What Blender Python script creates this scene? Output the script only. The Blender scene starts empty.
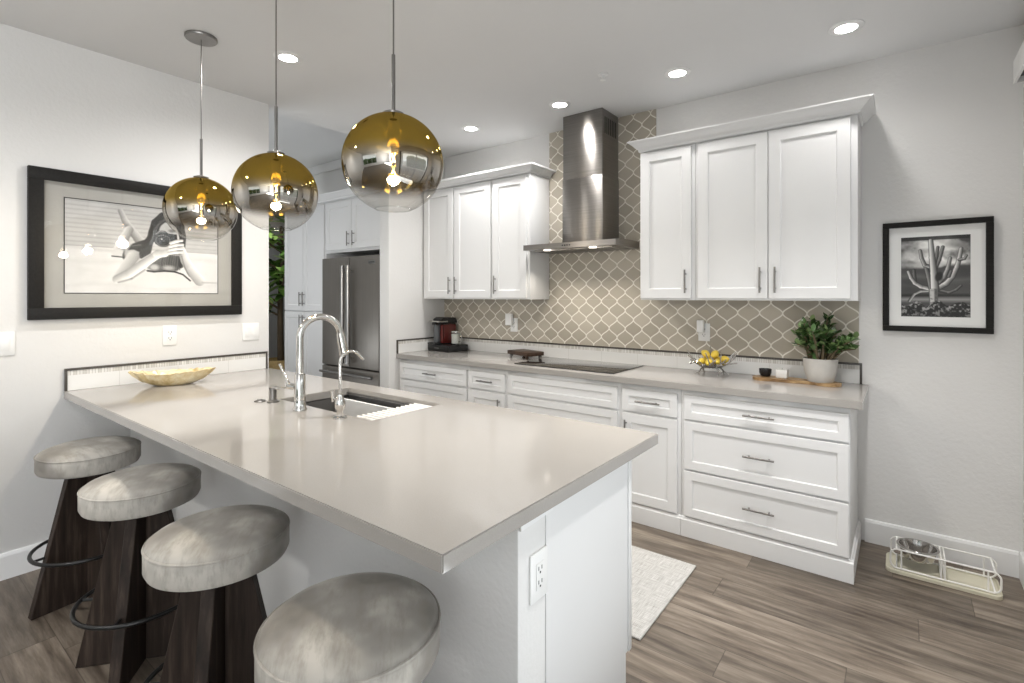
import bpy, bmesh, math, random
import numpy as np
from mathutils import Vector, Matrix
random.seed(7)
PI = math.pi
S = bpy.context.scene
COL = S.collection

# ------------------------------------------------------------------ camera, sky, lights, exposure
TH = 0.6522
cam_d = bpy.data.cameras.new('camera'); cam = bpy.data.objects.new('camera', cam_d); COL.objects.link(cam)
cam.location = (0, 0, 1.4285); cam.rotation_euler = (PI/2, 0, TH)
cam_d.sensor_width = 36; cam_d.lens = 36*509.8/1024; cam_d.shift_y = -45.2/1024; cam_d.clip_start = .03
S.camera = cam
S.view_settings.view_transform = 'Standard'; S.view_settings.look = 'None'
S.view_settings.gamma = 1; S.view_settings.use_curve_mapping = False
S.view_settings.exposure = 0.25
try:
    S.cycles.use_denoising = True
    S.cycles.max_bounces = 10; S.cycles.diffuse_bounces = 5; S.cycles.glossy_bounces = 5
    S.cycles.transparent_max_bounces = 16; S.cycles.sample_clamp_indirect = 6
    S.cycles.caustics_reflective = False; S.cycles.caustics_refractive = False
except Exception: pass

W = bpy.data.worlds.new('sky'); S.world = W; W.use_nodes = True
bg = W.node_tree.nodes['Background']; bg.inputs[0].default_value = (.86, .93, 1, 1); bg.inputs[1].default_value = 1.6

def light(name, kind, loc, energy, color=(1, 1, 1), **kw):
    d = bpy.data.lights.new(name, kind); d.energy = energy; d.color = color
    rot = kw.pop('rot', None)
    for k, v in kw.items(): setattr(d, k, v)
    o = bpy.data.objects.new(name, d); COL.objects.link(o); o.location = loc
    if rot: o.rotation_euler = rot
    return o
WARM = (1, .98, .955)
# daylight arriving through the sliding door and the living room windows
DAY = (.96, .98, 1)
light('daylight_sliding_door', 'AREA', (.47, 1.45, 1.2), 7.5, DAY, shape='RECTANGLE', size=2.3, size_y=2.2, rot=(0, PI/2, 0))
light('daylight_living_window', 'AREA', (3.4, -3.0, 1.4), 110, DAY, shape='RECTANGLE', size=2.8, size_y=2.0, rot=(0, PI/2, 0))
# unseen lamps added near the floor, facing up, to brighten the ceilings
light('ceiling_fill_door', 'AREA', (.24, 1.0, .12), 15, (.92, .965, 1), shape='RECTANGLE', size=.55, size_y=1.5, rot=(PI, 0, 0))
light('ceiling_fill_living', 'AREA', (2.3, -2.7, .35), 190, (.92, .965, 1), shape='RECTANGLE', size=1.2, size_y=2.8, rot=(PI, 0, 0))
light('ceiling_fill_hall', 'AREA', (-5.3, 1.0, .3), 34, (.92, .965, 1), shape='RECTANGLE', size=1.2, size_y=1.6, rot=(PI, 0, 0))
CAN_E = 30

# ------------------------------------------------------------------ node helpers / materials
def mat(name):
    m = bpy.data.materials.new(name); m.use_nodes = True
    nt = m.node_tree; return m, nt, nt.nodes['Principled BSDF'], nt.nodes['Material Output']
def nn(nt, t, **kw):
    n = nt.nodes.new(t)
    for k, v in kw.items(): setattr(n, k, v)
    return n
def M_(nt, op, a, b=None, c=None):
    n = nn(nt, 'ShaderNodeMath', operation=op)
    for i, x in enumerate((a, b, c)):
        if x is None: continue
        if isinstance(x, (int, float)): n.inputs[i].default_value = x
        else: nt.links.new(x, n.inputs[i])
    return n.outputs[0]
def mixc(nt, fac, a, b, mode='MIX'):
    n = nn(nt, 'ShaderNodeMix', data_type='RGBA', blend_type=mode)
    for i, x in ((0, fac), (6, a), (7, b)):
        if isinstance(x, (int, float)): n.inputs[i].default_value = x
        elif isinstance(x, tuple): n.inputs[i].default_value = (*x[:3], 1)
        else: nt.links.new(x, n.inputs[i])
    return n.outputs[2]
def coord(nt, scale=(1, 1, 1), kind='Object'):
    tc = nn(nt, 'ShaderNodeTexCoord'); mp = nn(nt, 'ShaderNodeMapping'); mp.inputs['Scale'].default_value = scale
    nt.links.new(tc.outputs[kind], mp.inputs[0]); return mp.outputs[0]
def noise(nt, vec, scale, detail=3, rough=.5):
    n = nn(nt, 'ShaderNodeTexNoise'); n.inputs['Scale'].default_value = scale; n.inputs['Detail'].default_value = detail
    n.inputs['Roughness'].default_value = rough; nt.links.new(vec, n.inputs['Vector']); return n.outputs[0]
def ramp(nt, fac, stops):
    r = nn(nt, 'ShaderNodeValToRGB'); e = r.color_ramp.elements
    while len(e) < len(stops): e.new(.5)
    for i, (p, c) in enumerate(stops):
        e[i].position = p; e[i].color = (*c, 1) if isinstance(c, tuple) else (c, c, c, 1)
    nt.links.new(fac, r.inputs[0]); return r.outputs[0]
def bump(nt, h, bsdf, strength, dist=.01):
    b = nn(nt, 'ShaderNodeBump'); b.inputs['Strength'].default_value = strength; b.inputs['Distance'].default_value = dist
    nt.links.new(h, b.inputs['Height']); nt.links.new(b.outputs[0], bsdf.inputs['Normal'])
def simple(name, col, rough=.5, metal=0, var=.06, vscale=8, bmp=0, bscale=60, stretch=(1, 1, 1), spec=None, coat=0, sheen=0):
    m, nt, b, o = mat(name); v = coord(nt, stretch)
    n = noise(nt, v, vscale)
    lo = tuple(c*(1-var) for c in col); hi = tuple(min(1, c*(1+var)) for c in col)
    nt.links.new(ramp(nt, n, [(.3, lo), (.7, hi)]), b.inputs['Base Color'])
    b.inputs['Roughness'].default_value = rough; b.inputs['Metallic'].default_value = metal
    if spec is not None: b.inputs['Specular IOR Level'].default_value = spec
    if coat: b.inputs['Coat Weight'].default_value = coat; b.inputs['Coat Roughness'].default_value = .05
    if sheen: b.inputs['Sheen Weight'].default_value = sheen; b.inputs['Sheen Roughness'].default_value = .4
    if bmp: bump(nt, noise(nt, v, bscale, 2), b, bmp, .004)
    return m
def emit(name, col, s):
    m, nt, b, o = mat(name); b.inputs['Base Color'].default_value = (*col, 1)
    b.inputs['Emission Color'].default_value = (*col, 1); b.inputs['Emission Strength'].default_value = s
    return m

def brushed(name, col, rough):
    m, nt, b, o = mat(name); n = noise(nt, coord(nt, (1, 1, 90)), 3, 3)
    nt.links.new(ramp(nt, n, [(.3, tuple(c*.88 for c in col)), (.7, tuple(c*1.12 for c in col))]), b.inputs['Base Color'])
    b.inputs['Metallic'].default_value = 1; b.inputs['Roughness'].default_value = rough; b.inputs['Anisotropic'].default_value = .85
    t = nn(nt, 'ShaderNodeTangent', direction_type='RADIAL', axis='Z'); nt.links.new(t.outputs[0], b.inputs['Tangent'])
    b.inputs['Anisotropic Rotation'].default_value = .25
    return m
WALL = simple('wall_paint', (.715, .708, .697), .85, var=.015, vscale=2, bmp=.35, bscale=55)
CEIL = simple('ceiling_paint', (.69, .69, .69), .9, var=.015, vscale=2, bmp=.2, bscale=55)
WHITE = simple('white_cabinet_paint', (.735, .735, .735), .38, var=.01, vscale=3)
TRIMW = simple('white_trim_paint', (.78, .78, .78), .45, var=.01, vscale=3)
PLASTIC = simple('white_plastic', (.8, .8, .79), .35, var=.01)
DARKSLOT = simple('dark_slot', (.03, .03, .03), .6)
NICKEL = simple('brushed_nickel', (.25, .24, .23), .32, 1, var=.05, vscale=30)
CHROME = simple('polished_chrome', (.62, .60, .57), .08, 1, var=.02)
STEEL = simple('stainless_steel', (.45, .44, .43), .28, 1, var=.06, vscale=4, stretch=(60, 60, 1))
DSTEEL = simple('dark_stainless', (.235, .218, .198), .42, .65, var=.05, vscale=3, stretch=(40, 40, 1))
HOODST = brushed('hood_stainless', (.27, .255, .24), .30)
BOWLST = simple('bowl_steel', (.50, .48, .46), .12, 1, var=.03)
SINKST = simple('sink_steel', (.20, .195, .19), .38, 1, var=.05)
BLACKF = simple('black_frame_wood', (.013, .012, .011), .55, var=.3, vscale=20, stretch=(1, 8, 8), spec=.2)
BLACKM = simple('black_metal', (.012, .012, .012), .35, .4)
BLACKP = simple('black_plastic', (.012, .012, .013), .25)
REDP = simple('dark_red_lacquer', (.10, .012, .010), .25, coat=.4)
GREYP = simple('smoked_grey_tank', (.13, .14, .15), .2)
MATB = simple('matboard_white', (.80, .80, .79), .7, var=.01)
MATG = simple('matboard_grey', (.40, .39, .36), .6, var=.03)
PENCIL = simple('dark_pencil_liner', (.07, .062, .055), .25, var=.2)
LEMON = simple('lemon_skin', (.78, .56, .07), .42, var=.12, vscale=15, bmp=.3, bscale=120)
def leafy(name, lo, mid, hi, rough):
    m, nt, b, o = mat(name); g = nn(nt, 'ShaderNodeNewGeometry')
    nt.links.new(ramp(nt, g.outputs['Random Per Island'], [(0, lo), (.55, mid), (1, hi)]), b.inputs['Base Color']); b.inputs['Roughness'].default_value = rough; return m
LEAF = leafy('jade_leaf', (.025, .06, .015), (.07, .14, .04), (.26, .36, .15), .28)
STEMM = simple('plant_stem', (.12, .09, .05), .7)
POT = simple('pot_ceramic', (.55, .53, .50), .7, var=.04, vscale=20)
SOIL = simple('soil', (.04, .03, .02), .95, var=.3, vscale=60)
WHITEC = simple('white_stone', (.78, .77, .75), .5)
CREAMM = simple('cream_rubber', (.60, .57, .45), .6, var=.04)
WIREW = simple('white_wire', (.82, .81, .78), .35)
TREEL = leafy('tree_leaf', (.05, .12, .02), (.16, .30, .06), (.48, .60, .22), .4)
BARK = simple('bark', (.10, .07, .04), .8, var=.2)
BASKET = simple('tan_planter', (.50, .36, .16), .7, var=.15, vscale=40)
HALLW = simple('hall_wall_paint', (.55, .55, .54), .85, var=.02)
HEDGE = simple('hedge_leaves', (.05, .11, .025), .6, var=.6, vscale=6)
PATIO = simple('patio_concrete', (.45, .43, .40), .8)
RUBBERW = simple('white_silicone', (.78, .76, .73), .5)
DWOOD = simple('dark_riser_wood', (.055, .03, .018), .4, var=.3, vscale=6, stretch=(3, 20, 3))
VALM = simple('valance_white', (.74, .74, .73), .5)
GLOW = emit('can_light_lens', (1, .96, .90), 30)
HGLOW = emit('hood_lamp_lens', (1, .93, .82), 2.2)
BULB = emit('bulb_glow', (1, .84, .60), 45)
FILA = emit('filament_glow', (1, .72, .35), 120)

def make_quartz():
    m, nt, b, o = mat('taupe_quartz'); v = coord(nt)
    f = noise(nt, v, 350, 2); l = noise(nt, v, 3, 3)
    c = ramp(nt, f, [(.3, (.325, .306, .286)), (.7, (.38, .36, .337))])
    c = mixc(nt, l, c, (.367, .348, .325)); nt.links.new(c, b.inputs['Base Color'])
    b.inputs['Roughness'].default_value = .085; b.inputs['IOR'].default_value = 1.55
    return m
QUARTZ = make_quartz()

def make_floor():
    m, nt, b, o = mat('wood_plank_floor')
    tc = nn(nt, 'ShaderNodeTexCoord'); sx = nn(nt, 'ShaderNodeSeparateXYZ'); nt.links.new(tc.outputs['Object'], sx.inputs[0])
    x, y = sx.outputs[0], sx.outputs[1]
    PW, PL = .18, 1.5
    row = M_(nt, 'FLOOR', M_(nt, 'DIVIDE', y, PW))
    wn = nn(nt, 'ShaderNodeTexWhiteNoise', noise_dimensions='1D'); nt.links.new(row, wn.inputs['W'])
    xs = M_(nt, 'ADD', M_(nt, 'DIVIDE', x, PL), wn.outputs['Value'])
    colid = M_(nt, 'FLOOR', xs)
    cb = nn(nt, 'ShaderNodeCombineXYZ'); nt.links.new(colid, cb.inputs[0]); nt.links.new(row, cb.inputs[1])
    w2 = nn(nt, 'ShaderNodeTexWhiteNoise', noise_dimensions='2D'); nt.links.new(cb.outputs[0], w2.inputs['Vector'])
    rnd = w2.outputs['Value']
    g = nn(nt, 'ShaderNodeCombineXYZ')
    nt.links.new(M_(nt, 'ADD', M_(nt, 'MULTIPLY', x, 1.6), M_(nt, 'MULTIPLY', rnd, 37)), g.inputs[0])
    nt.links.new(M_(nt, 'MULTIPLY', y, 14), g.inputs[1]); nt.links.new(M_(nt, 'MULTIPLY', rnd, 9), g.inputs[2])
    n1 = noise(nt, g.outputs[0], 1.6, 6, .62)
    g2 = nn(nt, 'ShaderNodeCombineXYZ'); nt.links.new(M_(nt, 'MULTIPLY', x, 6), g2.inputs[0]); nt.links.new(M_(nt, 'MULTIPLY', y, 130), g2.inputs[1])
    n2 = noise(nt, g2.outputs[0], 1.5, 3)
    c = ramp(nt, n1, [(.30, (.058, .043, .032)), (.5, (.155, .125, .096)), (.70, (.275, .232, .184))])
    c = mixc(nt, M_(nt, 'MULTIPLY', n2, .38), c, (.05, .037, .028))
    tone = M_(nt, 'ADD', M_(nt, 'MULTIPLY', rnd, .42), .80)
    tn = nn(nt, 'ShaderNodeCombineXYZ'); [nt.links.new(tone, tn.inputs[i]) for i in range(3)]
    c = mixc(nt, 1.0, c, tn.outputs[0], 'MULTIPLY')
    fy = M_(nt, 'PINGPONG', M_(nt, 'DIVIDE', y, PW), .5); fx = M_(nt, 'PINGPONG', xs, .5)
    seam = M_(nt, 'MAXIMUM', M_(nt, 'LESS_THAN', fy, .009), M_(nt, 'LESS_THAN', fx, .0012))
    c = mixc(nt, M_(nt, 'MULTIPLY', seam, .55), c, (.03, .022, .016))
    nt.links.new(c, b.inputs['Base Color']); b.inputs['Roughness'].default_value = .42
    bump(nt, M_(nt, 'SUBTRACT', n2, seam), b, .12, .002)
    return m
FLOOR = make_floor()

def make_arabesque():
    m, nt, b, o = mat('arabesque_tile')
    tc = nn(nt, 'ShaderNodeTexCoord'); sx = nn(nt, 'ShaderNodeSeparateXYZ'); nt.links.new(tc.outputs['Object'], sx.inputs[0])
    P, Q = .1345, .139
    U = M_(nt, 'ADD', M_(nt, 'DIVIDE', M_(nt, 'ADD', sx.outputs[0], .733), P), .5)
    V = M_(nt, 'DIVIDE', M_(nt, 'SUBTRACT', sx.outputs[2], 1.32), Q)
    pu = M_(nt, 'PINGPONG', U, .5); pv = M_(nt, 'PINGPONG', V, .5)
    cosv = M_(nt, 'COSINE', M_(nt, 'MULTIPLY', pv, 2*PI))
    h1 = M_(nt, 'ADD', M_(nt, 'MULTIPLY', cosv, .25), .25)
    h2 = M_(nt, 'SUBTRACT', .5, pv)
    k = .95
    h = M_(nt, 'ADD', M_(nt, 'MULTIPLY', h1, k), M_(nt, 'MULTIPLY', h2, 1-k))
    Fv = M_(nt, 'SUBTRACT', pu, h)
    sl = M_(nt, 'ADD', M_(nt, 'MULTIPLY', M_(nt, 'SINE', M_(nt, 'MULTIPLY', pv, 2*PI)), k*PI/2), 1-k)
    gr = M_(nt, 'SQRT', M_(nt, 'ADD', 1, M_(nt, 'MULTIPLY', sl, sl)))
    D = M_(nt, 'DIVIDE', M_(nt, 'ABSOLUTE', Fv), gr)
    mr = nn(nt, 'ShaderNodeMapRange'); mr.inputs['From Min'].default_value = .021; mr.inputs['From Max'].default_value = .036
    nt.links.new(D, mr.inputs['Value']); tile = mr.outputs[0]
    ins = M_(nt, 'LESS_THAN', Fv, 0)
    ida = M_(nt, 'ROUND', U); idb = M_(nt, 'ROUND', V)
    idc = M_(nt, 'ADD', M_(nt, 'FLOOR', U), .5); idd = M_(nt, 'ADD', M_(nt, 'FLOOR', V), .5)
    def sel(a, c): return M_(nt, 'ADD', M_(nt, 'MULTIPLY', a, ins), M_(nt, 'MULTIPLY', c, M_(nt, 'SUBTRACT', 1, ins)))
    cb = nn(nt, 'ShaderNodeCombineXYZ'); nt.links.new(sel(ida, idc), cb.inputs[0]); nt.links.new(sel(idb, idd), cb.inputs[1])
    wn = nn(nt, 'ShaderNodeTexWhiteNoise', noise_dimensions='2D'); nt.links.new(cb.outputs[0], wn.inputs['Vector'])
    c = ramp(nt, wn.outputs['Value'], [(0, (.37, .332, .272)), (1, (.50, .455, .38))])
    n = noise(nt, coord(nt), 25, 2); c = mixc(nt, M_(nt, 'MULTIPLY', n, .25), c, (.45, .41, .345))
    c = mixc(nt, tile, (.80, .77, .70), c)
    nt.links.new(c, b.inputs['Base Color'])
    nt.links.new(M_(nt, 'SUBTRACT', .7, M_(nt, 'MULTIPLY', tile, .38)), b.inputs['Roughness']); b.inputs['Specular IOR Level'].default_value = .35
    bump(nt, tile, b, .35, .003)
    return m
TILE = make_arabesque()

def make_strip():
    # white field tile with a row of small vertical mosaics along the top
    m, nt, b, o = mat('white_splash_tile')
    tc = nn(nt, 'ShaderNodeTexCoord'); sx = nn(nt, 'ShaderNodeSeparateXYZ'); nt.links.new(tc.outputs['Object'], sx.inputs[0])
    s = M_(nt, 'ADD', sx.outputs[0], sx.outputs[1]); z = sx.outputs[2]
    top = M_(nt, 'GREATER_THAN', z, .998-.914)
    cell = M_(nt, 'DIVIDE', s, .0135); f = M_(nt, 'PINGPONG', cell, .5)
    wn = nn(nt, 'ShaderNodeTexWhiteNoise', noise_dimensions='1D'); nt.links.new(M_(nt, 'ROUND', cell), wn.inputs['W'])
    mos = ramp(nt, wn.outputs['Value'], [(0, (.56, .54, .50)), (.5, (.68, .66, .63)), (1, (.77, .76, .73))])
    mos = mixc(nt, M_(nt, 'GREATER_THAN', f, .40), mos, (.46, .44, .41))
    fs = M_(nt, 'PINGPONG', M_(nt, 'DIVIDE', s, .30), .5)
    fld = mixc(nt, M_(nt, 'LESS_THAN', fs, .004), (.76, .755, .74), (.6, .59, .57))
    nt.links.new(mixc(nt, top, fld, mos), b.inputs['Base Color']); b.inputs['Roughness'].default_value = .18
    return m
STRIP = make_strip()

def make_velvet():
    m, nt, b, o = mat('grey_velvet'); v = coord(nt)
    n = noise(nt, v, 4, 3, .5); n2 = noise(nt, coord(nt, (1, 3, 1)), 16, 4, .65); n3 = noise(nt, v, 400, 1)
    c = ramp(nt, n, [(.38, (.18, .166, .148)), (.5, (.30, .282, .256)), (.60, (.49, .464, .42))])
    c = mixc(nt, ramp(nt, n2, [(.45, 0.), (.70, .55)]), c, (.23, .208, .178))
    nt.links.new(c, b.inputs['Base Color']); b.inputs['Roughness'].default_value = .85
    b.inputs['Sheen Weight'].default_value = .25; b.inputs['Sheen Roughness'].default_value = .35
    b.inputs['Sheen Tint'].default_value = (.9, .87, .8, 1)
    bump(nt, n3, b, .15, .001); return m
VELVET = make_velvet()
def make_walnut():
    m, nt, b, o = mat('dark_walnut'); v = coord(nt, (30, 30, 2.2))
    n = noise(nt, v, 1.4, 5, .6)
    nt.links.new(ramp(nt, n, [(.25, (.010, .007, .0055)), (.55, (.032, .022, .017)), (.8, (.085, .062, .048))]), b.inputs['Base Color'])
    b.inputs['Roughness'].default_value = .55; b.inputs['Specular IOR Level'].default_value = .2; return m
WALNUT = make_walnut()
def make_olive():
    m, nt, b, o = mat('olive_wood'); v = coord(nt, (3, 14, 14)); n = noise(nt, v, 2.2, 4, .6)
    nt.links.new(ramp(nt, n, [(.3, (.13, .065, .025)), (.5, (.33, .20, .09)), (.7, (.55, .38, .20))]), b.inputs['Base Color'])
    b.inputs['Roughness'].default_value = .4; return m
OLIVE = make_olive()
def make_dish():
    m, nt, b, o = mat('cream_gold_shell'); n = noise(nt, coord(nt), 14, 5, .65)
    nt.links.new(ramp(nt, n, [(.32, (.42, .29, .10)), (.5, (.66, .53, .30)), (.68, (.78, .70, .52))]), b.inputs['Base Color'])
    b.inputs['Roughness'].default_value = .3; bump(nt, n, b, .4, .006); return m
DISH = make_dish()
def make_mat():
    m, nt, b, o = mat('woven_mat'); a = noise(nt, coord(nt, (6, 160, 1)), 2, 2); c_ = noise(nt, coord(nt, (160, 6, 1)), 2, 2)
    f = M_(nt, 'MULTIPLY', M_(nt, 'ADD', a, c_), .5)
    nt.links.new(ramp(nt, f, [(.36, (.29, .28, .26)), (.62, (.53, .52, .50))]), b.inputs['Base Color'])
    b.inputs['Roughness'].default_value = .8; bump(nt, f, b, .3, .002); return m
WOVEN = make_mat()
def schlick(nt, f0):
    lw = nn(nt, 'ShaderNodeLayerWeight'); lw.inputs[0].default_value = .5
    return M_(nt, 'ADD', f0, M_(nt, 'MULTIPLY', M_(nt, 'POWER', lw.outputs['Facing'], 5), .9-f0))
def make_globe():
    # mirror coating: gold at the crown, silvery at the equator, fading to clear glass below
    m, nt, b, o = mat('gold_fade_glass'); nt.nodes.remove(b)
    tc = nn(nt, 'ShaderNodeTexCoord'); sx = nn(nt, 'ShaderNodeSeparateXYZ'); nt.links.new(tc.outputs['Object'], sx.inputs[0])
    z = sx.outputs[2]
    def mr(a, c, lo=0., hi=1.):
        n = nn(nt, 'ShaderNodeMapRange', interpolation_type='SMOOTHSTEP'); n.inputs['From Min'].default_value = a; n.inputs['From Max'].default_value = c
        n.inputs['To Min'].default_value = lo; n.inputs['To Max'].default_value = hi
        nt.links.new(z, n.inputs['Value']); return n.outputs[0]
    coat = mr(-.105, -.045, 0, .90)
    colr = mixc(nt, mr(-.035, .045), (.42, .40, .37), (.38, .255, .045))
    gl = nn(nt, 'ShaderNodeBsdfGlossy'); gl.inputs['Roughness'].default_value = .03; nt.links.new(colr, gl.inputs['Color'])
    tr = nn(nt, 'ShaderNodeBsdfTransparent'); nt.links.new(mixc(nt, mr(-.05, .03), (.93, .92, .90), (.85, .62, .2)), tr.inputs['Color'])
    g2 = nn(nt, 'ShaderNodeBsdfGlossy'); g2.inputs['Roughness'].default_value = .02
    thin = nn(nt, 'ShaderNodeMixShader'); nt.links.new(schlick(nt, .05), thin.inputs[0]); nt.links.new(tr.outputs[0], thin.inputs[1]); nt.links.new(g2.outputs[0], thin.inputs[2])
    mx = nn(nt, 'ShaderNodeMixShader'); nt.links.new(coat, mx.inputs[0]); nt.links.new(thin.outputs[0], mx.inputs[1]); nt.links.new(gl.outputs[0], mx.inputs[2])
    nt.links.new(mx.outputs[0], o.inputs[0]); return m
GLOBE = make_globe()
def make_clear(name, tint=(.95, .96, .95), f0=.04):
    m, nt, b, o = mat(name); nt.nodes.remove(b)
    tr = nn(nt, 'ShaderNodeBsdfTransparent'); tr.inputs['Color'].default_value = (*tint, 1)
    g = nn(nt, 'ShaderNodeBsdfGlossy'); g.inputs['Roughness'].default_value = .01
    mx = nn(nt, 'ShaderNodeMixShader'); nt.links.new(schlick(nt, f0), mx.inputs[0]); nt.links.new(tr.outputs[0], mx.inputs[1]); nt.links.new(g.outputs[0], mx.inputs[2])
    nt.links.new(mx.outputs[0], o.inputs[0]); return m
GLASS = make_clear('clear_glass')
PICGLASS = make_clear('picture_glass', (.98, .98, .98), .025)
def make_cooktop():
    m, nt, b, o = mat('black_ceramic_glass'); n = noise(nt, coord(nt), 30)
    nt.links.new(ramp(nt, n, [(.3, (.012, .011, .010)), (.7, (.018, .016, .015))]), b.inputs['Base Color'])
    b.inputs['Roughness'].default_value = .05; b.inputs['IOR'].default_value = 1.6; return m
CERAM = make_cooktop()
def make_print():
    m, nt, b, o = mat('photo_print'); a = nn(nt, 'ShaderNodeVertexColor', layer_name='ink')
    n = noise(nt, coord(nt), 300, 1)
    nt.links.new(mixc(nt, M_(nt, 'MULTIPLY', n, .08), a.outputs[0], (.4, .4, .4)), b.inputs['Base Color']); b.inputs['Roughness'].default_value = .6
    return m
PRINT = make_print()

# ------------------------------------------------------------------ mesh helpers
def BM(): return bmesh.new()
def box(bm, x0, x1, y0, y1, z0, z1, bev=0):
    vs = [bm.verts.new(p) for p in ((x0, y0, z0), (x1, y0, z0), (x1, y1, z0), (x0, y1, z0), (x0, y0, z1), (x1, y0, z1), (x1, y1, z1), (x0, y1, z1))]
    fs = [bm.faces.new([vs[i] for i in f]) for f in ((3, 2, 1, 0), (4, 5, 6, 7), (0, 1, 5, 4), (1, 2, 6, 5), (2, 3, 7, 6), (3, 0, 4, 7))]
    if bev:
        es = list({e for f in fs for e in f.edges})
        bmesh.ops.bevel(bm, geom=es, offset=bev, segments=2, affect='EDGES', profile=.5)
    return bm
def lathe(bm, prof, n=48, c=(0, 0, 0), sx=1, sy=1, cap0=True, cap1=True):
    rings = []
    for r, z in prof:
        rings.append([bm.verts.new((c[0]+r*sx*math.cos(2*PI*i/n), c[1]+r*sy*math.sin(2*PI*i/n), c[2]+z)) for i in range(n)])
    for a, b in zip(rings, rings[1:]):
        for i in range(n): bm.faces.new((a[i], a[(i+1) % n], b[(i+1) % n], b[i]))
    if cap0: bm.faces.new(rings[0][::-1])
    if cap1: bm.faces.new(rings[-1])
    return bm
def tube(bm, pts, r, n=10, closed=False, cap=True):
    pts = [Vector(p) for p in pts]; N = len(pts); rings = []
    rr = r if isinstance(r, (list, tuple)) else [r]*N
    prev = None
    for i, p in enumerate(pts):
        if closed: t = (pts[(i+1) % N]-pts[i-1]).normalized()
        else: t = (pts[min(i+1, N-1)]-pts[max(i-1, 0)]).normalized()
        if prev is None:
            a = Vector((0, 0, 1)) if abs(t.z) < .9 else Vector((1, 0, 0)); u = t.cross(a).normalized()
        else:
            u = (prev-t*prev.dot(t)); u = u.normalized() if u.length > 1e-6 else t.orthogonal().normalized()
        prev = u; w = t.cross(u)
        rings.append([bm.verts.new(p+(u*math.cos(2*PI*k/n)+w*math.sin(2*PI*k/n))*rr[i]) for k in range(n)])
    for i in range(N if closed else N-1):
        a, b = rings[i], rings[(i+1) % N]
        for k in range(n): bm.faces.new((a[k], a[(k+1) % n], b[(k+1) % n], b[k]))
    if cap and not closed: bm.faces.new(rings[0][::-1]); bm.faces.new(rings[-1])
    return bm
def prism(bm, poly, axis, a, b):
    # polygon in the other two axes (cyclic order), extruded along axis
    def P(u, v, k): return {'x': (k, u, v), 'y': (u, k, v), 'z': (u, v, k)}[axis]
    A = [bm.verts.new(P(u, v, a)) for u, v in poly]; B = [bm.verts.new(P(u, v, b)) for u, v in poly]
    bm.faces.new(A[::-1]); bm.faces.new(B); n = len(poly)
    for i in range(n): bm.faces.new((A[i], A[(i+1) % n], B[(i+1) % n], B[i]))
    return bm
def shaker(bm, x0, x1, z0, z1, yf, th=.02, rail=.057, rec=.009):
    """A shaker front facing -y: flat rails round a recessed panel."""
    rail = min(rail, (x1-x0)*.28, (z1-z0)*.30); s = .005
    def ring(dx, y): return [bm.verts.new((x0+dx, y, z0+dx)), bm.verts.new((x1-dx, y, z0+dx)), bm.verts.new((x1-dx, y, z1-dx)), bm.verts.new((x0+dx, y, z1-dx))]
    R = [ring(0, yf+th), ring(0, yf+.002), ring(.002, yf), ring(rail, yf), ring(rail+s, yf+rec)]
    for a, b in zip(R, R[1:]):
        for i in range(4): bm.faces.new((a[i], a[(i+1) % 4], b[(i+1) % 4], b[i]))
    bm.faces.new(R[-1]); bm.faces.new(R[0][::-1]); return bm
def shade(me, ang=40):
    me.polygons.foreach_set('use_smooth', [True]*len(me.polygons)); me.set_sharp_from_angle(angle=math.radians(ang))
def mesh_obj(name, bm, m, parent=None, origin=None, smooth=True):
    bmesh.ops.recalc_face_normals(bm, faces=bm.faces)
    me = bpy.data.meshes.new(name)
    if origin: bmesh.ops.translate(bm, verts=bm.verts, vec=(-origin[0], -origin[1], -origin[2]))
    bm.to_mesh(me); bm.free()
    if m: me.materials.append(m)
    if smooth: shade(me)
    o = bpy.data.objects.new(name, me); COL.objects.link(o)
    if parent: o.parent = parent
    elif origin: o.location = origin
    return o
def tag(o, label, cat, group=None, kind=None):
    if label: o['label'] = label
    if cat: o['category'] = cat
    if group: o['group'] = group
    if kind: o['kind'] = kind
    return o
def thing(name, label, cat, loc=(0, 0, 0), group=None, rotz=0):
    o = bpy.data.objects.new(name, None); COL.objects.link(o); o.location = loc; o.rotation_euler.z = rotz
    o.empty_display_size = .1
    return tag(o, label, cat, group)
def root_of(o):
    while o.parent: o = o.parent
    return o
def part(name, bm, m, parent, world=True, smooth=True, label=None):
    """A child mesh; with world=True its shape is given in room coordinates."""
    o = mesh_obj(name, bm, m, parent, tuple(root_of(parent).location) if world else None, smooth)
    if label: o['label'] = label
    return o
def struct(name, bm, m, label=None, cat=None, smooth=True):
    o = mesh_obj(name, bm, m, smooth=smooth); o['kind'] = 'structure'
    return tag(o, label, cat)
def copy_tree(o, parent=None):
    c = o.copy(); COL.objects.link(c)
    if parent: c.parent = parent; c.matrix_parent_inverse = o.matrix_parent_inverse.copy()
    for ch in [k for k in bpy.data.objects if k.parent == o]: copy_tree(ch, c)
    return c
def arc(c, r, a0, a1, n, plane='xy'):
    out = []
    for i in range(n+1):
        a = a0+(a1-a0)*i/n; u, v = r*math.cos(a), r*math.sin(a)
        out.append((c[0]+u, c[1]+v, c[2]) if plane == 'xy' else (c[0]+u, c[1], c[2]+v) if plane == 'xz' else (c[0], c[1]+u, c[2]+v))
    return out

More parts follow.
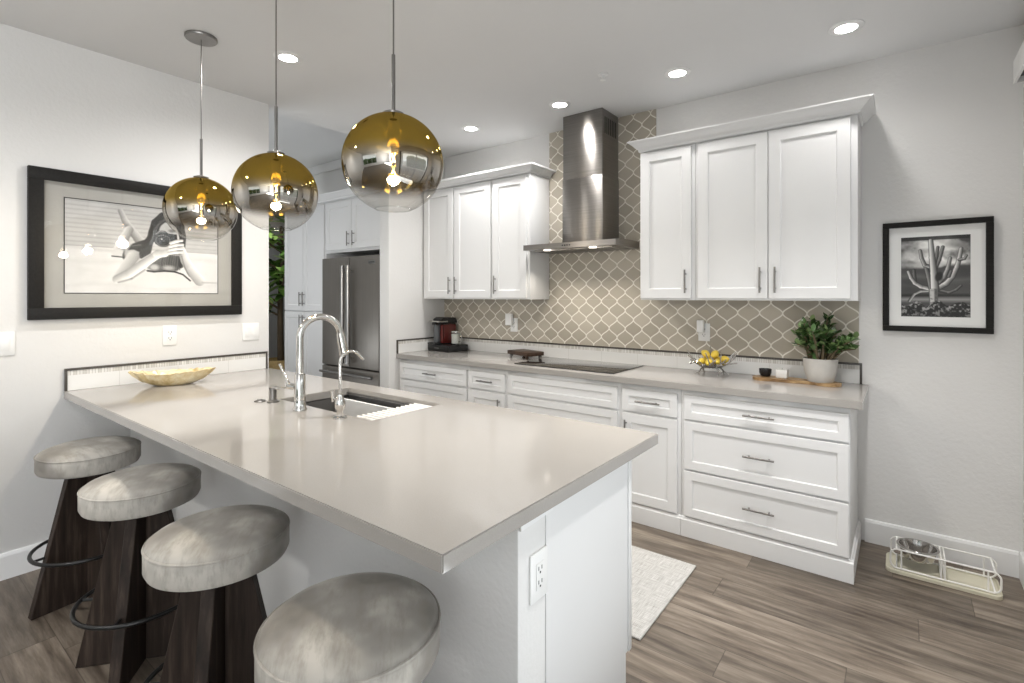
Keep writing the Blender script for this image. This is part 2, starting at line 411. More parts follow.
# ------------------------------------------------------------------ the setting
XL, YB, ZC, XR = -3.607, 3.625, 2.805, .49      # picture wall, cabinet wall, ceiling, right wall
CT = .914                                        # counter top
struct('floor', box(BM(), -8.6, 4.0, -5.6, 6.2, -.08, 0), FLOOR, 'dark brown wood plank floor', 'floor')
struct('ceiling', box(BM(), -3.745, 4.0, -5.6, 3.9, ZC, 3.35), CEIL, 'white kitchen ceiling with recessed lights', 'ceiling')
struct('ceiling_hall', box(BM(), -8.6, -3.745, -.6, 6.2, 3.07, 3.35), CEIL, 'shaded higher ceiling of the hall beyond the picture wall', 'ceiling')
bm = BM(); box(bm, XL-.13, XL, -5.2, 1.853, 0, 3.0, .012); struct('wall_left', bm, WALL, 'light grey wall carrying the large framed photograph', 'wall')
bm = BM(); box(bm, XL-.13, XL, 2.925, YB, 0, 3.0, .008); struct('wall_stub', bm, WALL, 'short white wall between the refrigerator and the coffee corner', 'wall')
struct('wall_back', box(BM(), -6.2, XR+.12, YB, YB+.14, 0, 3.3), WALL, 'light wall behind the kitchen cabinets', 'wall')
bm = BM(); box(bm, XR, XR+.12, 2.75, YB, 0, 3.0); box(bm, XR, XR+.12, -.6, .2, 0, 3.0); box(bm, XR, XR+.12, .2, 2.75, 2.35, 3.0)
struct('wall_right', bm, WALL, 'light wall at the right with the sliding door opening', 'wall')
bm = BM(); box(bm, XR, 3.6, -.72, -.6, 0, 3.0); struct('wall_living', bm, WALL)
bm = BM(); box(bm, 3.5, 3.62, -5.2, -4.4, 0, 3); box(bm, 3.5, 3.62, -1.6, -.6, 0, 3); box(bm, 3.5, 3.62, -4.4, -1.6, 0, .4); box(bm, 3.5, 3.62, -4.4, -1.6, 2.4, 3); struct('wall_living_right', bm, WALL)
bm = BM(); box(bm, -3.7, -3.4, -5.12, -5, 0, 3); box(bm, .2, 3.6, -5.12, -5, 0, 3); box(bm, -3.4, .2, -5.12, -5, 0, .5); box(bm, -3.4, .2, -5.12, -5, 2.5, 3); struct('wall_front', bm, WALL)
struct('wall_hall_left', box(BM(), -8.5, -8.3, -.6, 6.2, 0, 3.3), HALLW)
struct('wall_hall_front', box(BM(), -8.4, -3.73, -.6, -.45, 0, 3.3), HALLW)
struct('wall_hall_back', box(BM(), -8.4, -6.1, 5.9, 6.05, 0, 3.3), HALLW)
struct('wall_hall_right', box(BM(), -6.2, -6.08, YB+.14, 6.0, 0, 3.3), HALLW)
struct('trim_1', box(BM(), -6.2, XL-.13, YB-.035, YB, 2.965, 3.07, .008), TRIMW)
# pony wall carrying the peninsula
bm = BM(); box(bm, XL, -.76, 1.02, 1.1455, 0, CT-.042, .006); struct('wall_peninsula', bm, WALL, 'grey half wall under the peninsula behind the bar stools', 'wall')
# baseboards
def base_x(name, x0, x1, y, s):
    bm = BM(); pr = [(y, 0), (y+s*.016, 0), (y+s*.016, .115), (y+s*.011, .128), (y, .132)]
    prism(bm, pr, 'x', x0, x1); return struct(name, bm, TRIMW, smooth=False)
def base_y(name, y0, y1, x, s):
    bm = BM(); pr = [(x, 0), (x+s*.016, 0), (x+s*.016, .115), (x+s*.011, .128), (x, .132)]
    prism(bm, pr, 'y', y0, y1); return struct(name, bm, TRIMW, smooth=False)
base_y('baseboard_left', -5, 1.02, XL, 1)
base_x('baseboard_back', -.17, XR-.016, YB, -1)
base_y('baseboard_right', 2.78, YB, XR, -1)
base_x('baseboard_peninsula', XL+.016, -.76, 1.02, -1)
# sliding glass door on the right wall, windows of the living room, patio and hedge outside
def window(name, axis, k, a0, a1, z0, z1, nmull):
    fr = BM(); th = .05
    def B(a, b, za, zb):
        if axis == 'x': box(fr, k, k+th, a, b, za, zb)
        else: box(fr, a, b, k-th, k, za, zb)
    B(a0, a0+.06, z0, z1); B(a1-.06, a1, z0, z1); B(a0+.06, a1-.06, z0, z0+.06); B(a0+.06, a1-.06, z1-.06, z1)
    for i in range(nmull):
        c = a0+(a1-a0)*(i+1)/(nmull+1); B(c-.03, c+.03, z0+.06, z1-.06)
    w = struct(name, fr, TRIMW if not name.startswith('door') else BLACKM)
    g = BM()
    if axis == 'x': box(g, k+.02, k+.026, a0+.05, a1-.05, z0+.05, z1-.05)
    else: box(g, a0+.05, a1-.05, k-.026, k-.02, z0+.05, z1-.05)
    part('pane', g, GLASS, w)
window('door_1', 'x', XR+.03, .2, 2.75, 0, 2.35, 1)
window('window_1', 'y', -5.02, -3.4, .2, .5, 2.5, 2)
window('window_2', 'x', 3.53, -4.4, -1.6, .4, 2.4, 1)
struct('ground_patio', box(BM(), -14, 14, -14, 14, -.25, -.1), PATIO)
def hedge(x0, x1, y0, y1, h, label):
    bm = BM(); rnd = random.Random(x0*7+y0)
    nx = max(2, int((x1-x0)/.5)); ny = max(2, int((y1-y0)/.5))
    for i in range(nx):
        for j in range(ny):
            for k in range(int(h/.5)):
                c = Vector((x0+(i+.5)*(x1-x0)/nx, y0+(j+.5)*(y1-y0)/ny, k*.5+.2))+Vector([rnd.uniform(-.12, .12) for _ in range(3)])
                g = bmesh.ops.create_icosphere(bm, subdivisions=2, radius=.42, matrix=Matrix.Translation(c))
                for v in g['verts']: v.co += (v.co-c)*rnd.uniform(-.25, .25)
    o = mesh_obj('hedge', bm, HEDGE); return tag(o, label, 'hedge', kind='stuff')
hedge(5.2, 6.0, 0, 6, 2.6, 'green hedge outside the sliding glass door')
hedge(-5, 2, -8.6, -7.8, 1.8, 'green hedge outside the front window of the living room')

# ------------------------------------------------------------------ cabinets
def bar_pull(bm, c, L, horiz, yf, r=.0055):
    x, z = c; y = yf-.028
    if horiz:
        tube(bm, [(x-L/2, y, z), (x+L/2, y, z)], r)
        for s in (-1, 1): tube(bm, [(x+s*L*.32, yf-.001, z), (x+s*L*.32, y, z)], r*.85)
    else:
        tube(bm, [(x, y, z-L/2), (x, y, z+L/2)], r)
        for s in (-1, 1): tube(bm, [(x, yf-.001, z+s*L*.32), (x, y, z+s*L*.32)], r*.85)
    return bm
YF = 3.030           # door faces of the base run
def base_unit(label, x0, x1, drawers, doors, toe_right=False):
    """drawers: (xa, xb, za, zb, handle) ; doors: (xa, xb, za, zb, handle_x)"""
    t = thing('base_cabinet', label, 'cabinet', ((x0+x1)/2, (YF+YB)/2, 0), 'white base cabinets along the back wall')
    bm = BM(); box(bm, x0+.0005, x1-.0005, YF+.02, YB-.002, .02, CT-.0405, .0015); part('body', bm, WHITE, t)
    bm = BM(); prism(bm, [(YF+.02, 0), (YF+.004, 0), (YF+.004, .098), (YF+.010, .106), (YF+.012, .112), (YF+.02, .115)], 'x', x0+.0005, x1-.0005+(.016 if toe_right else 0))
    if toe_right: prism(bm, [(x1, 0), (x1+.0155, 0), (x1+.0155, .098), (x1+.009, .106), (x1+.007, .112), (x1, .115)], 'y', YF+.02, YB-.002)
    part('toe_board', bm, WHITE, t, smooth=False)
    for xa, xb, za, zb, hd in drawers:
        d = part('drawer', shaker(BM(), xa, xb, za, zb, YF, .0195, .048), WHITE, t, smooth=False)
        if hd: part('handle', bar_pull(BM(), ((xa+xb)/2, (za+zb)/2+hd), .158, True, YF), NICKEL, d)
    for xa, xb, za, zb, hx in doors:
        d = part('door', shaker(BM(), xa, xb, za, zb, YF, .0195), WHITE, t, smooth=False)
        if hx: part('handle', bar_pull(BM(), (hx, zb-.10), .12, False, YF), NICKEL, d)
    return t
base_unit('wide white drawer cabinet under the coffee machine, against the short wall', -3.606, -2.765, [(-3.585, -2.775, .700, .835, .0001), (-3.585, -2.775, .41, .685, .0001), (-3.585, -2.775, .125, .395, .0001)], [])
base_unit('narrow white base cabinet with drawer over door, left of the cooktop cabinet', -2.764, -2.370, [(-2.752, -2.384, .700, .835, .0001)], [(-2.752, -2.384, .125, .685, -2.432)])
base_unit('wide white base cabinet with plain panels directly under the black cooktop', -2.369, -1.441, [(-2.353, -1.458, .700, .840, 0), (-2.353, -1.458, .41, .685, 0), (-2.353, -1.458, .125, .395, 0)], [])
base_unit('narrow white base cabinet with drawer over door, under the lemon bowl side', -1.440, -1.050, [(-1.424, -1.070, .700, .840, .0001)], [(-1.424, -1.070, .125, .685, -1.395)])
base_unit('white three-drawer base cabinet at the right end of the run, beside the dog bowl stand', -1.049, -.203, [(-1.028, -.207, .700, .843, .0001), (-1.028, -.207, .405, .688, .0001), (-1.028, -.207, .125, .393, .0001)], [], True)

def slab(bm, x0, x1, y0, y1, z0, z1, hole=None, bev=.003):
    xs = [x0, x1]; ys = [y0, y1]
    if hole: xs = [x0, hole[0], hole[1], x1]; ys = [y0, hole[2], hole[3], y1]
    T = [[bm.verts.new((x, y, z1)) for y in ys] for x in xs]; B = [[bm.verts.new((x, y, z0)) for y in ys] for x in xs]
    nx, ny = len(xs)-1, len(ys)-1
    for i in range(nx):
        for j in range(ny):
            if hole and i == 1 and j == 1:
                a = [T[1][1], T[2][1], T[2][2], T[1][2]]; b = [B[1][1], B[2][1], B[2][2], B[1][2]]
                for k in range(4): bm.faces.new((a[k], a[(k+1) % 4], b[(k+1) % 4], b[k]))
                continue
            bm.faces.new((T[i][j], T[i+1][j], T[i+1][j+1], T[i][j+1])); bm.faces.new((B[i][j], B[i][j+1], B[i+1][j+1], B[i+1][j]))
    for i in range(nx):
        bm.faces.new((T[i][0], B[i][0], B[i+1][0], T[i+1][0])); bm.faces.new((T[i][ny], T[i+1][ny], B[i+1][ny], B[i][ny]))
    for j in range(ny):
        bm.faces.new((T[0][j], T[0][j+1], B[0][j+1], B[0][j])); bm.faces.new((T[nx][j], B[nx][j], B[nx][j+1], T[nx][j+1]))
    bmesh.ops.recalc_face_normals(bm, faces=bm.faces)
    es = [e for e in bm.edges if len(e.link_faces) == 2 and e.calc_face_angle(0) > 1]
    bmesh.ops.bevel(bm, geom=es, offset=bev, segments=2, affect='EDGES'); return bm
o = mesh_obj('countertop', slab(BM(), XL+.001, -.150, 3.005, YB-.001, CT-.04, CT), QUARTZ)
tag(o, 'long taupe quartz countertop on the white base cabinets along the back wall', 'countertop')
PX0, PX1, PY0, PY1 = XL+.001, -.724, .7206, 1.8535
SK = (-2.475, -1.745, 1.325, 1.725)
o = mesh_obj('countertop', slab(BM(), PX0, PX1, PY0, PY1, CT-.04, CT, SK), QUARTZ)
tag(o, 'large glossy taupe quartz peninsula countertop with sink cutout, above the bar stools', 'countertop')

# peninsula cabinet (white end panel towards the right)
t = thing('peninsula_cabinet', 'white sink cabinet under the peninsula with a tall plain end panel', 'cabinet', (-2.2, 1.43, 0))
bm = BM(); box(bm, XL+.001, -.790, 1.146, 1.20, .1, CT-.041); box(bm, XL+.001, -.790, 1.64, 1.655, .1, CT-.041); box(bm, XL+.001, -.79, 1.20, 1.64, .1, .12); part('body', bm, WHITE, t)
bm = BM(); prism(bm, [(1.146, .002), (1.645, .002), (1.645, .19), (1.682, .19), (1.682, CT-.041), (1.146, CT-.041)], 'x', -.789, -.7595); part('end_panel', bm, WHITE, t, smooth=False)
bm = BM(); box(bm, -.7592, -.7545, 1.660, 1.682, .19, CT-.041, .001); part('edge_strip', bm, WHITE, t)
bm = BM(); box(bm, XL+.001, -.79, 1.575, 1.59, 0, .1); part('toe_board', bm, WHITE, t)
for k in range(5):
    xa = -3.55+k*.55
    d = part('door', (lambda b: (shaker(b, xa, xa+.53, .13, .86, -1.675, .0195), bmesh.ops.scale(b, vec=(1, -1, 1), verts=b.verts), b)[2])(BM()), WHITE, t, smooth=False)
    bm = BM(); hx = xa+.49 if k % 2 == 0 else xa+.04
    tube(bm, [(hx, 1.703, .68), (hx, 1.703, .80)], .0055); [tube(bm, [(hx, 1.676, z), (hx, 1.703, z)], .0045) for z in (.70, .78)]
    part('handle', bm, NICKEL, d)
bm = BM(); prism(bm, [(1.022, CT-.042), (1.18, CT-.042), (1.165, CT-.066), (1.022, CT-.072)], 'x', -.760, -.7515); struct('trim_2', bm, TRIMW, smooth=False)

# upper cabinets
YU, ZU0, ZU1 = 3.318, 1.403, 2.405
def upper_unit(label, x0, x1, doors):
    t = thing('wall_cabinet', label, 'cabinet', ((x0+x1)/2, (YU+YB)/2, ZU0), 'white wall cabinets on the back wall')
    bm = BM(); box(bm, x0+.0005, x1-.0005, YU+.02, YB-.002, ZU0, ZU1+.012, .0015); part('body', bm, WHITE, t)
    for xa, xb, hx in doors:
        d = part('door', shaker(BM(), xa, xb, ZU0+.012, ZU1, YU, .0195, .062), WHITE, t, smooth=False)
        part('handle', bar_pull(BM(), (hx, 1.525), .152, False, YU), NICKEL, d)
    return t
upper_unit('single-door white wall cabinet immediately right of the range hood', -1.430, -1.058, [(-1.425, -1.080, -1.112)])
upper_unit('double-door white wall cabinet right of the hood, above the jade plant', -1.057, -.187, [(-1.037, -.630, -.668), (-.625, -.219, -.587)])
upper_unit('double-door white wall cabinet above the coffee machine', -3.604, -2.755, [(-3.580, -3.206, -3.236), (-3.188, -2.766, -3.160)])
upper_unit('single-door white wall cabinet immediately left of the range hood', -2.754, -2.366, [(-2.741, -2.392, -2.706)])
def crown(label, x0, x1, yf, z0, h, left, right, yb=YB-.0105, cat='molding'):
    """Cove crown moulding round the cabinet tops, mitred at free ends."""
    prof = [(0, 0), (.012, .004), (.014, .018), (.030, .030), (.050, .052), (.062, .060), (.070, .064), (.072, h), (0, h)]
    bm = BM(); path = []
    rows = []
    for d, z in prof:
        r = []
        if left: r.append((x0-d, yb))
        r.append((x0-(d if left else 0), yf-d)); r.append((x1+(d if right else 0), yf-d))
        if right: r.append((x1+d, yb))
        rows.append([bm.verts.new((x, y, z0+z)) for x, y in r])
    n = len(rows[0]); m = len(rows)
    for i in range(m):
        a, b = rows[i], rows[(i+1) % m]
        for k in range(n-1): bm.faces.new((a[k], a[k+1], b[k+1], b[k]))
    bm.faces.new([r[0] for r in rows]); bm.faces.new([r[-1] for r in rows][::-1])
    box(bm, x0+.004, x1-.004, yf+.005, yb, z0+h-.018, z0+h-.002)
    return tag(mesh_obj('crown_molding', bm, WHITE, smooth=False), label, cat)
crown('white crown molding on top of the wall cabinets right of the hood', -1.430, -.187, 3.336, 2.4175, .072, True, True)
crown('white crown molding on top of the wall cabinets left of the hood', -3.604, -2.366, 3.336, 2.4175, .072-.022+.0, False, True)

# tile and splash strips
bm = BM(); box(bm, -3.605, -.198, YB-.010, YB-.0005, 1.0365, 1.402); box(bm, -2.364, -1.4325, YB-.010, YB-.0005, 1.4025, ZC-.001)
tag(mesh_obj('tile_backsplash', bm, TILE, smooth=False), 'taupe arabesque lantern tile covering the wall behind the hood and above the counter', 'backsplash')
def strip(label, axis, k, a0, a1, s, end0, end1):
    t = thing('splash_strip', label, 'backsplash', (0, 0, 0)); t.location = ((a0+a1)/2, k, CT) if axis == 'x' else (k, (a0+a1)/2, CT)
    def B(bm, a, b, za, zb, d):
        lo, hi = (k, k+s*d) if s > 0 else (k+s*d, k)
        if axis == 'x': box(bm, a, b, lo, hi, za, zb, .0015)
        else: box(bm, lo, hi, a, b, za, zb, .0015)
    g = .012
    bm = BM(); B(bm, a0+(g if end0 else 0), a1-(g if end1 else 0), CT+.0005, 1.0235, .011); o = part('field_tile', bm, STRIP, t, smooth=False)
    o.matrix_parent_inverse = Matrix.Identity(4)
    bm = BM(); B(bm, a0, a1, 1.024, 1.036, .015)
    if end0: B(bm, a0, a0+g, CT+.0005, 1.0238, .015)
    if end1: B(bm, a1-g, a1, CT+.0005, 1.0238, .015)
    part('liner', bm, PENCIL, t)
strip('low white tile strip with dark liner on the picture wall behind the shell bowl', 'y', XL+.0005, .722, 1.833, 1, True, True)
strip('low white tile strip with dark liner along the back wall under the lantern tile', 'x', YB-.0005, XL+.018, -.182, -1, False, True)
strip('short white tile strip with dark liner on the side wall behind the coffee machine', 'y', XL+.0005, 3.01, YB-.017, 1, True, False)

# ------------------------------------------------------------------ hall: tall pantry, refrigerator, cabinet above it, tree
YP = 3.06
t = thing('pantry_cabinet', 'tall white pantry cabinet left of the refrigerator with upper and lower doors', 'cabinet', (-5.22, 3.3, 0))
bm = BM(); box(bm, -5.63, -4.815, YP+.02, YB-.002, .10, 2.42, .0015); part('body', bm, WHITE, t)
part('toe_board', box(BM(), -5.63, -4.815, YP+.08, YP+.095, .001, .10), WHITE, t)
for xa, xb, hx in ((-5.615, -5.232, -5.262), (-5.226, -4.830, -5.196)):
    d = part('door', shaker(BM(), xa, xb, 1.272, 2.395, YP, .0195, .062), WHITE, t, smooth=False); part('handle', bar_pull(BM(), (hx, 1.40), .152, False, YP), NICKEL, d)
    d = part('door', shaker(BM(), xa, xb, .115, 1.258, YP, .0195, .062), WHITE, t, smooth=False); part('handle', bar_pull(BM(), (hx, 1.15), .152, False, YP), NICKEL, d)
t = thing('wall_cabinet', 'double-door white cabinet directly above the refrigerator', 'cabinet', (-4.27, 3.3, 1.87))
bm = BM(); box(bm, -4.814, XL-.132, YP+.02, YB-.002, 1.875, 2.42, .0015); part('body', bm, WHITE, t)
for xa, xb, hx in ((-4.800, -4.347, -4.428+.04), (-4.340, -3.885, -4.30)):
    d = part('door', shaker(BM(), xa, xb, 1.905, 2.395, YP, .0195, .062), WHITE, t, smooth=False); part('handle', bar_pull(BM(), (hx, 2.005), .145, False, YP), NICKEL, d)
crown('white crown molding on top of the pantry and refrigerator cabinets in the hall', -5.63, XL-.134, YP+.018, 2.4205, .072, True, False)
part_x0, part_x1 = -4.755, -3.835
t = thing('refrigerator', 'dark stainless French-door refrigerator with bottom freezer drawer in the hall alcove', 'refrigerator', (-4.295, 3.3, 0))
bm = BM(); box(bm, part_x0+.005, part_x1-.005, 3.062, YB-.03, .03, 1.79, .004); part('body', bm, DSTEEL, t)
xm = -4.290
for xa, xb, hx in ((part_x0, xm-.003, xm-.046), (xm+.003, part_x1, xm+.046)):
    d = part('door', box(BM(), xa, xb, 2.995, 3.058, .735, 1.815, .006), DSTEEL, t)
    bm = BM(); tube(bm, [(hx, 2.945, .775), (hx, 2.945, 1.73)], .021, 16)
    for z in (.83, 1.675): tube(bm, [(hx, 2.996, z), (hx, 2.945, z)], .009)
    part('handle', bm, STEEL, d)
d = part('freezer_drawer', box(BM(), part_x0, part_x1, 2.995, 3.058, .10, .722, .006), DSTEEL, t)
bm = BM(); tube(bm, [(part_x0+.04, 2.945, .672), (part_x1-.04, 2.945, .672)], .013, 14)
for x in (part_x0+.09, part_x1-.09): tube(bm, [(x, 2.996, .672), (x, 2.945, .672)], .009)
part('handle', bm, STEEL, d)
bm = BM(); box(bm, -3.985, -3.885, 2.9915, 2.9955, 1.735, 1.765, .001); b_ = part('badge', bm, STEEL, t)
bm = BM()
for i in range(7): box(bm, -3.977+i*.0125, -3.977+i*.0125+.007, 2.9903, 2.9917, 1.745, 1.755)
part('badge_lettering', bm, DARKSLOT, b_)
part('grille', box(BM(), part_x0+.01, part_x1-.01, 3.02, 3.06, .015, .095), BLACKP, t)

t = thing('potted_tree', 'leafy green tree in a tan planter seen through the gap beside the pantry', 'tree', (-6.85, 3.68, 0))
bm = BM(); lathe(bm, [(.19, 0), (.21, .25), (.235, .52), (.24, .56), (.215, .56), (.21, .50)], 32); part('planter', bm, BASKET, t, world=False)
part('soil', lathe(BM(), [(.205, .48), (.208, .505)], 24), SOIL, t, world=False)
bm = BM(); rnd = random.Random(5)
tube(bm, [(0, 0, .49), (.02, -.02, .9), (-.02, 0, 1.35), (.01, .02, 1.9), (0, 0, 2.4)], [.045, .04, .035, .03, .02])
br = []
for i in range(14):
    a = rnd.uniform(0, 2*PI); z0 = 1.15+i*.09; L = rnd.uniform(.25, .5)
    e = (math.cos(a)*L, math.sin(a)*L, z0+L*.7); br.append(((0, 0, z0), e)); tube(bm, [(0, 0, z0), (e[0]*.5, e[1]*.5, z0+L*.25), e], [.018, .013, .007], 6)
part('trunk', bm, BARK, t, world=False)
def leaf(bm, p, d, up, L, Wd, curl=.15):
    d = d.normalized(); s = d.cross(up)
    if s.length < 1e-3: s = d.orthogonal()
    s.normalize(); n = s.cross(d)
    pr = [(0, .05), (.2, .75), (.5, 1), (.78, .72), (1, .04)]; rows = []
    for u, w in pr:
        c = p+d*L*u-n*curl*L*u*u
        rows.append([bm.verts.new(c-s*Wd*w*.5+n*.12*Wd*w), bm.verts.new(c), bm.verts.new(c+s*Wd*w*.5+n*.12*Wd*w)])
    for a, b in zip(rows, rows[1:]):
        for k in range(2): bm.faces.new((a[k], a[k+1], b[k+1], b[k]))
bm = BM()
for a, e in br:
    for k in range(16):
        u = rnd.uniform(.3, 1.05); p = Vector(a).lerp(Vector(e), u)+Vector((0, 0, -.03))
        leaf(bm, p, Vector((rnd.uniform(-1, 1), rnd.uniform(-1, 1), rnd.uniform(-.5, .8))), Vector((0, 0, 1)), rnd.uniform(.16, .27), rnd.uniform(.09, .15))
part('foliage', bm, TREEL, t, world=False)

# ------------------------------------------------------------------ range hood
t = thing('range_hood', 'tall stainless steel chimney range hood between the wall cabinets', 'range hood', (-1.95, 3.4, 1.775))
bm = BM(); box(bm, -2.068, -1.726, 3.345, YB-.011, 1.838, 2.32, .002); part('lower_chimney', bm, HOODST, t)
bm = BM(); box(bm, -2.064, -1.730, 3.349, YB-.011, 2.3205, ZC-.001, .002); uc = part('upper_chimney', bm, HOODST, t)
bm = BM()
for i in range(7): box(bm, -1.7305, -1.7285, 3.385+i*.029, 3.397+i*.029, 2.63, 2.75)
part('vent_slots', bm, DARKSLOT, uc)
bm = BM(); x0, x1, y0 = -2.348, -1.563, 3.22
prism(bm, [(y0, 1.785), (y0, 1.826), (3.345, 1.838), (YB-.011, 1.838), (YB-.011, 1.785)], 'x', x0, x1); c_ = part('canopy', bm, HOODST, t, smooth=False)
bm = BM()
for xa, xb in ((x0+.06, -1.965), (-1.945, x1-.06)):
    box(bm, xa, xb, y0+.07, YB-.07, 1.779, 1.7845)
    for i in range(14): box(bm, xa+.01+i*.0205, xa+.018+i*.0205, y0+.08, YB-.08, 1.777, 1.779)
part('grease_filter', bm, STEEL, t, smooth=False)
for x in (-2.15, -1.76):
    part('lamp', lathe(BM(), [(.028, 1.7765), (.028, 1.7845)], 20, (x, y0+.04, 0)), HGLOW, t)
    light('hood_lamp', 'SPOT', (x, y0+.05, 1.77), 7, (1, .92, .80), spot_size=2.2, spot_blend=.6, shadow_soft_size=.025)
bm = BM()
for i in range(4): lathe(bm, [(.006, 0), (.006, .003)], 12, (-1.99+i*.02, 0, 0))
bmesh.ops.rotate(bm, verts=bm.verts, cent=(0, 0, 0), matrix=Matrix.Rotation(PI/2, 3, 'X')); bmesh.ops.translate(bm, verts=bm.verts, vec=(0, y0, 1.805))
part('buttons', bm, DARKSLOT, c_)

# ------------------------------------------------------------------ counter things (back run)
o = mesh_obj('cooktop', box(BM(), -2.335, -1.510, 3.085, 3.575, CT+.0005, CT+.007, .002), CERAM, origin=(-1.92, 3.33, CT)); tag(o, 'flat black glass cooktop set on the back counter below the hood', 'cooktop')
t = thing('riser_board', 'dark wooden riser board on small ball feet, left of the cooktop', 'board', (-2.505, 3.465, CT), rotz=-.32)
part('board', box(BM(), -.142, .142, -.088, .088, .026, .058, .004), DWOOD, t, world=False)
for sx in (-1, 1):
    for sy in (-1, 1): part('foot', lathe(BM(), [(.006, .0005), (.013, .006), (.015, .013), (.013, .021), (.008, .0258)], 16, (sx*.115, sy*.066, 0)), NICKEL if sx*sy > 0 else DWOOD, t, world=False)
# coffee corner
t = thing('pod_drawer', 'black low capsule drawer under the coffee machine in the counter corner', 'drawer box', (-3.425, 3.475, CT), rotz=-.12)
part('case', box(BM(), -.155, .165, -.115, .115, .0005, .062, .004), BLACKP, t, world=False)
part('front_panel', box(BM(), -.147, .157, -.119, -.1155, .008, .052, .001), BLACKM, t, world=False)
bm = BM(); [box(bm, -.045+i*.011, -.045+i*.011+.007, -.1197, -.1189, .027, .035) for i in range(6)]; part('lettering', bm, NICKEL, t, world=False)
t = thing('coffee_machine', 'black and dark red capsule coffee machine standing on the black drawer', 'coffee machine', (-3.47, 3.475, CT+.0625), rotz=-.12)
bm = BM(); box(bm, -.055, .055, -.05, .10, .0005, .20, .01); part('body', bm, BLACKP, t, world=False)
part('red_panel', box(BM(), .0555, .061, -.05, .095, .012, .185, .003), REDP, t, world=False)
part('red_panel', box(BM(), .012, .0555, -.058, -.0505, .012, .185, .003), REDP, t, world=False)
part('water_tank', box(BM(), -.055, .008, -.085, -.0505, .02, .185, .006), GREYP, t, world=False)
bm = BM(); prism(bm, [(-.09, .201), (.105, .201), (.105, .225), (.085, .25), (-.05, .255), (-.085, .235)], 'x', -.058, .064); part('head', bm, BLACKP, t, world=False, smooth=False)
bm = BM(); tube(bm, [(-.075, -.02, .215), (-.075, -.12, .215), (.08, -.12, .215), (.08, -.02, .215)], .006); part('lever', bm, CHROME, t, world=False)
part('spout', box(BM(), -.02, .02, -.13, -.09, .185, .21, .004), BLACKP, t, world=False)
part('drip_tray', box(BM(), -.06, .05, -.15, -.09, .0005, .02, .003), BLACKP, t, world=False)
t = thing('glass_mug', 'clear glass mug beside the coffee machine on the black drawer', 'mug', (-3.318, 3.475, CT+.0625))
bm = BM(); lathe(bm, [(.038, .0008), (.041, .004), (.043, .125), (.041, .125), (.039, .008)], 28); part('cup', bm, GLASS, t, world=False)
bm = BM(); tube(bm, [(.042, 0, .105), (.069, 0, .098), (.075, 0, .068), (.065, 0, .036), (.042, 0, .028)], .005); part('handle', bm, CHROME, t, world=False)
bm = BM(); lathe(bm, [(.0415, .115), (.0445, .115), (.0445, .127), (.0415, .127)], 28, cap0=False, cap1=False); part('rim_band', bm, CHROME, t, world=False)
part('milk_foam', lathe(BM(), [(.037, .012), (.0395, .10)], 24), WHITEC, t, world=False)

# wire bowl with lemons
LB = (-.985, 3.43)
t = thing('branch_bowl', 'silver branch-shaped wire bowl holding the lemons', 'bowl', (LB[0], LB[1], CT))
rnd = random.Random(11)
bm = BM(); lathe(bm, [(.03, .052), (.07, .055), (.095, .072), (.097, .074), (.07, .058), (.03, .055)], 32); part('basin', bm, CHROME, t, world=False)
bm = BM()
for k in range(16):
    a = 2*PI*k/16+rnd.uniform(-.1, .1); r1 = rnd.uniform(.125, .180); h1 = rnd.uniform(.09, .175)
    pts = [(.055*math.cos(a), .055*math.sin(a), .056), (.10*math.cos(a+.1), .10*math.sin(a+.1), .08), (r1*math.cos(a), r1*math.sin(a), h1)]
    tube(bm, pts, [.006, .005, .003], 6)
    a2 = a+.35; tube(bm, [pts[1], (r1*.95*math.cos(a2), r1*.95*math.sin(a2), h1*.75)], [.005, .003], 6)
part('branches', bm, CHROME, t, world=False)
for k in range(4):
    a = PI/4+k*PI/2; bm = BM()
    tube(bm, [(.06*math.cos(a), .06*math.sin(a), .055), (.09*math.cos(a+.15), .09*math.sin(a+.15), .03), (.085*math.cos(a), .085*math.sin(a), .0045)], [.006, .005, .004], 6)
    tube(bm, [(.085*math.cos(a+.1), .085*math.sin(a+.1), .03), (.115*math.cos(a-.1), .115*math.sin(a-.1), .0045)], .004, 6); part('leg', bm, CHROME, t, world=False)
lem0 = None
for k, (dx, dy, dz, w) in enumerate([(-.052, -.030, .088, 'lemon low at the left of the silver branch bowl, under the others'), (.000, -.048, .088, 'front lemon low in the middle of the branch bowl, nearest the counter edge'), (.045, -.022, .090, 'lemon low at the right of the silver branch bowl, partly hidden behind a branch'),
        (-.040, .030, .094, 'greenish lemon at the back left of the branch bowl'), (.024, .056, .096, 'lemon at the back of the branch bowl, mostly hidden by the front ones'), (.076, .020, .106, 'rightmost lemon of the branch bowl, leaning on the rim'),
        (-.032, -.010, .138, 'large lemon on top at the left of the pile in the branch bowl'), (.022, .004, .138, 'lemon on top at the right of the pile in the branch bowl')]):
    if lem0 is None:
        bm = BM(); prof = [(.001, -.043), (.008, -.040), (.02, -.030), (.029, -.014), (.0315, 0), (.029, .014), (.02, .030), (.009, .039), (.005, .044), (.001, .046)]
        lathe(bm, prof, 24); lem0 = mesh_obj('lemon', bm, LEMON); o = lem0
    else: o = lem0.copy(); COL.objects.link(o)
    o.location = (LB[0]+dx, LB[1]+dy, CT+dz); o.scale = (.75,)*3; o.rotation_euler = (1.2+rnd.uniform(-.3, .3), rnd.uniform(-.5, .5), rnd.uniform(0, 6))
    tag(o, w, 'lemon', 'lemons in the branch bowl')

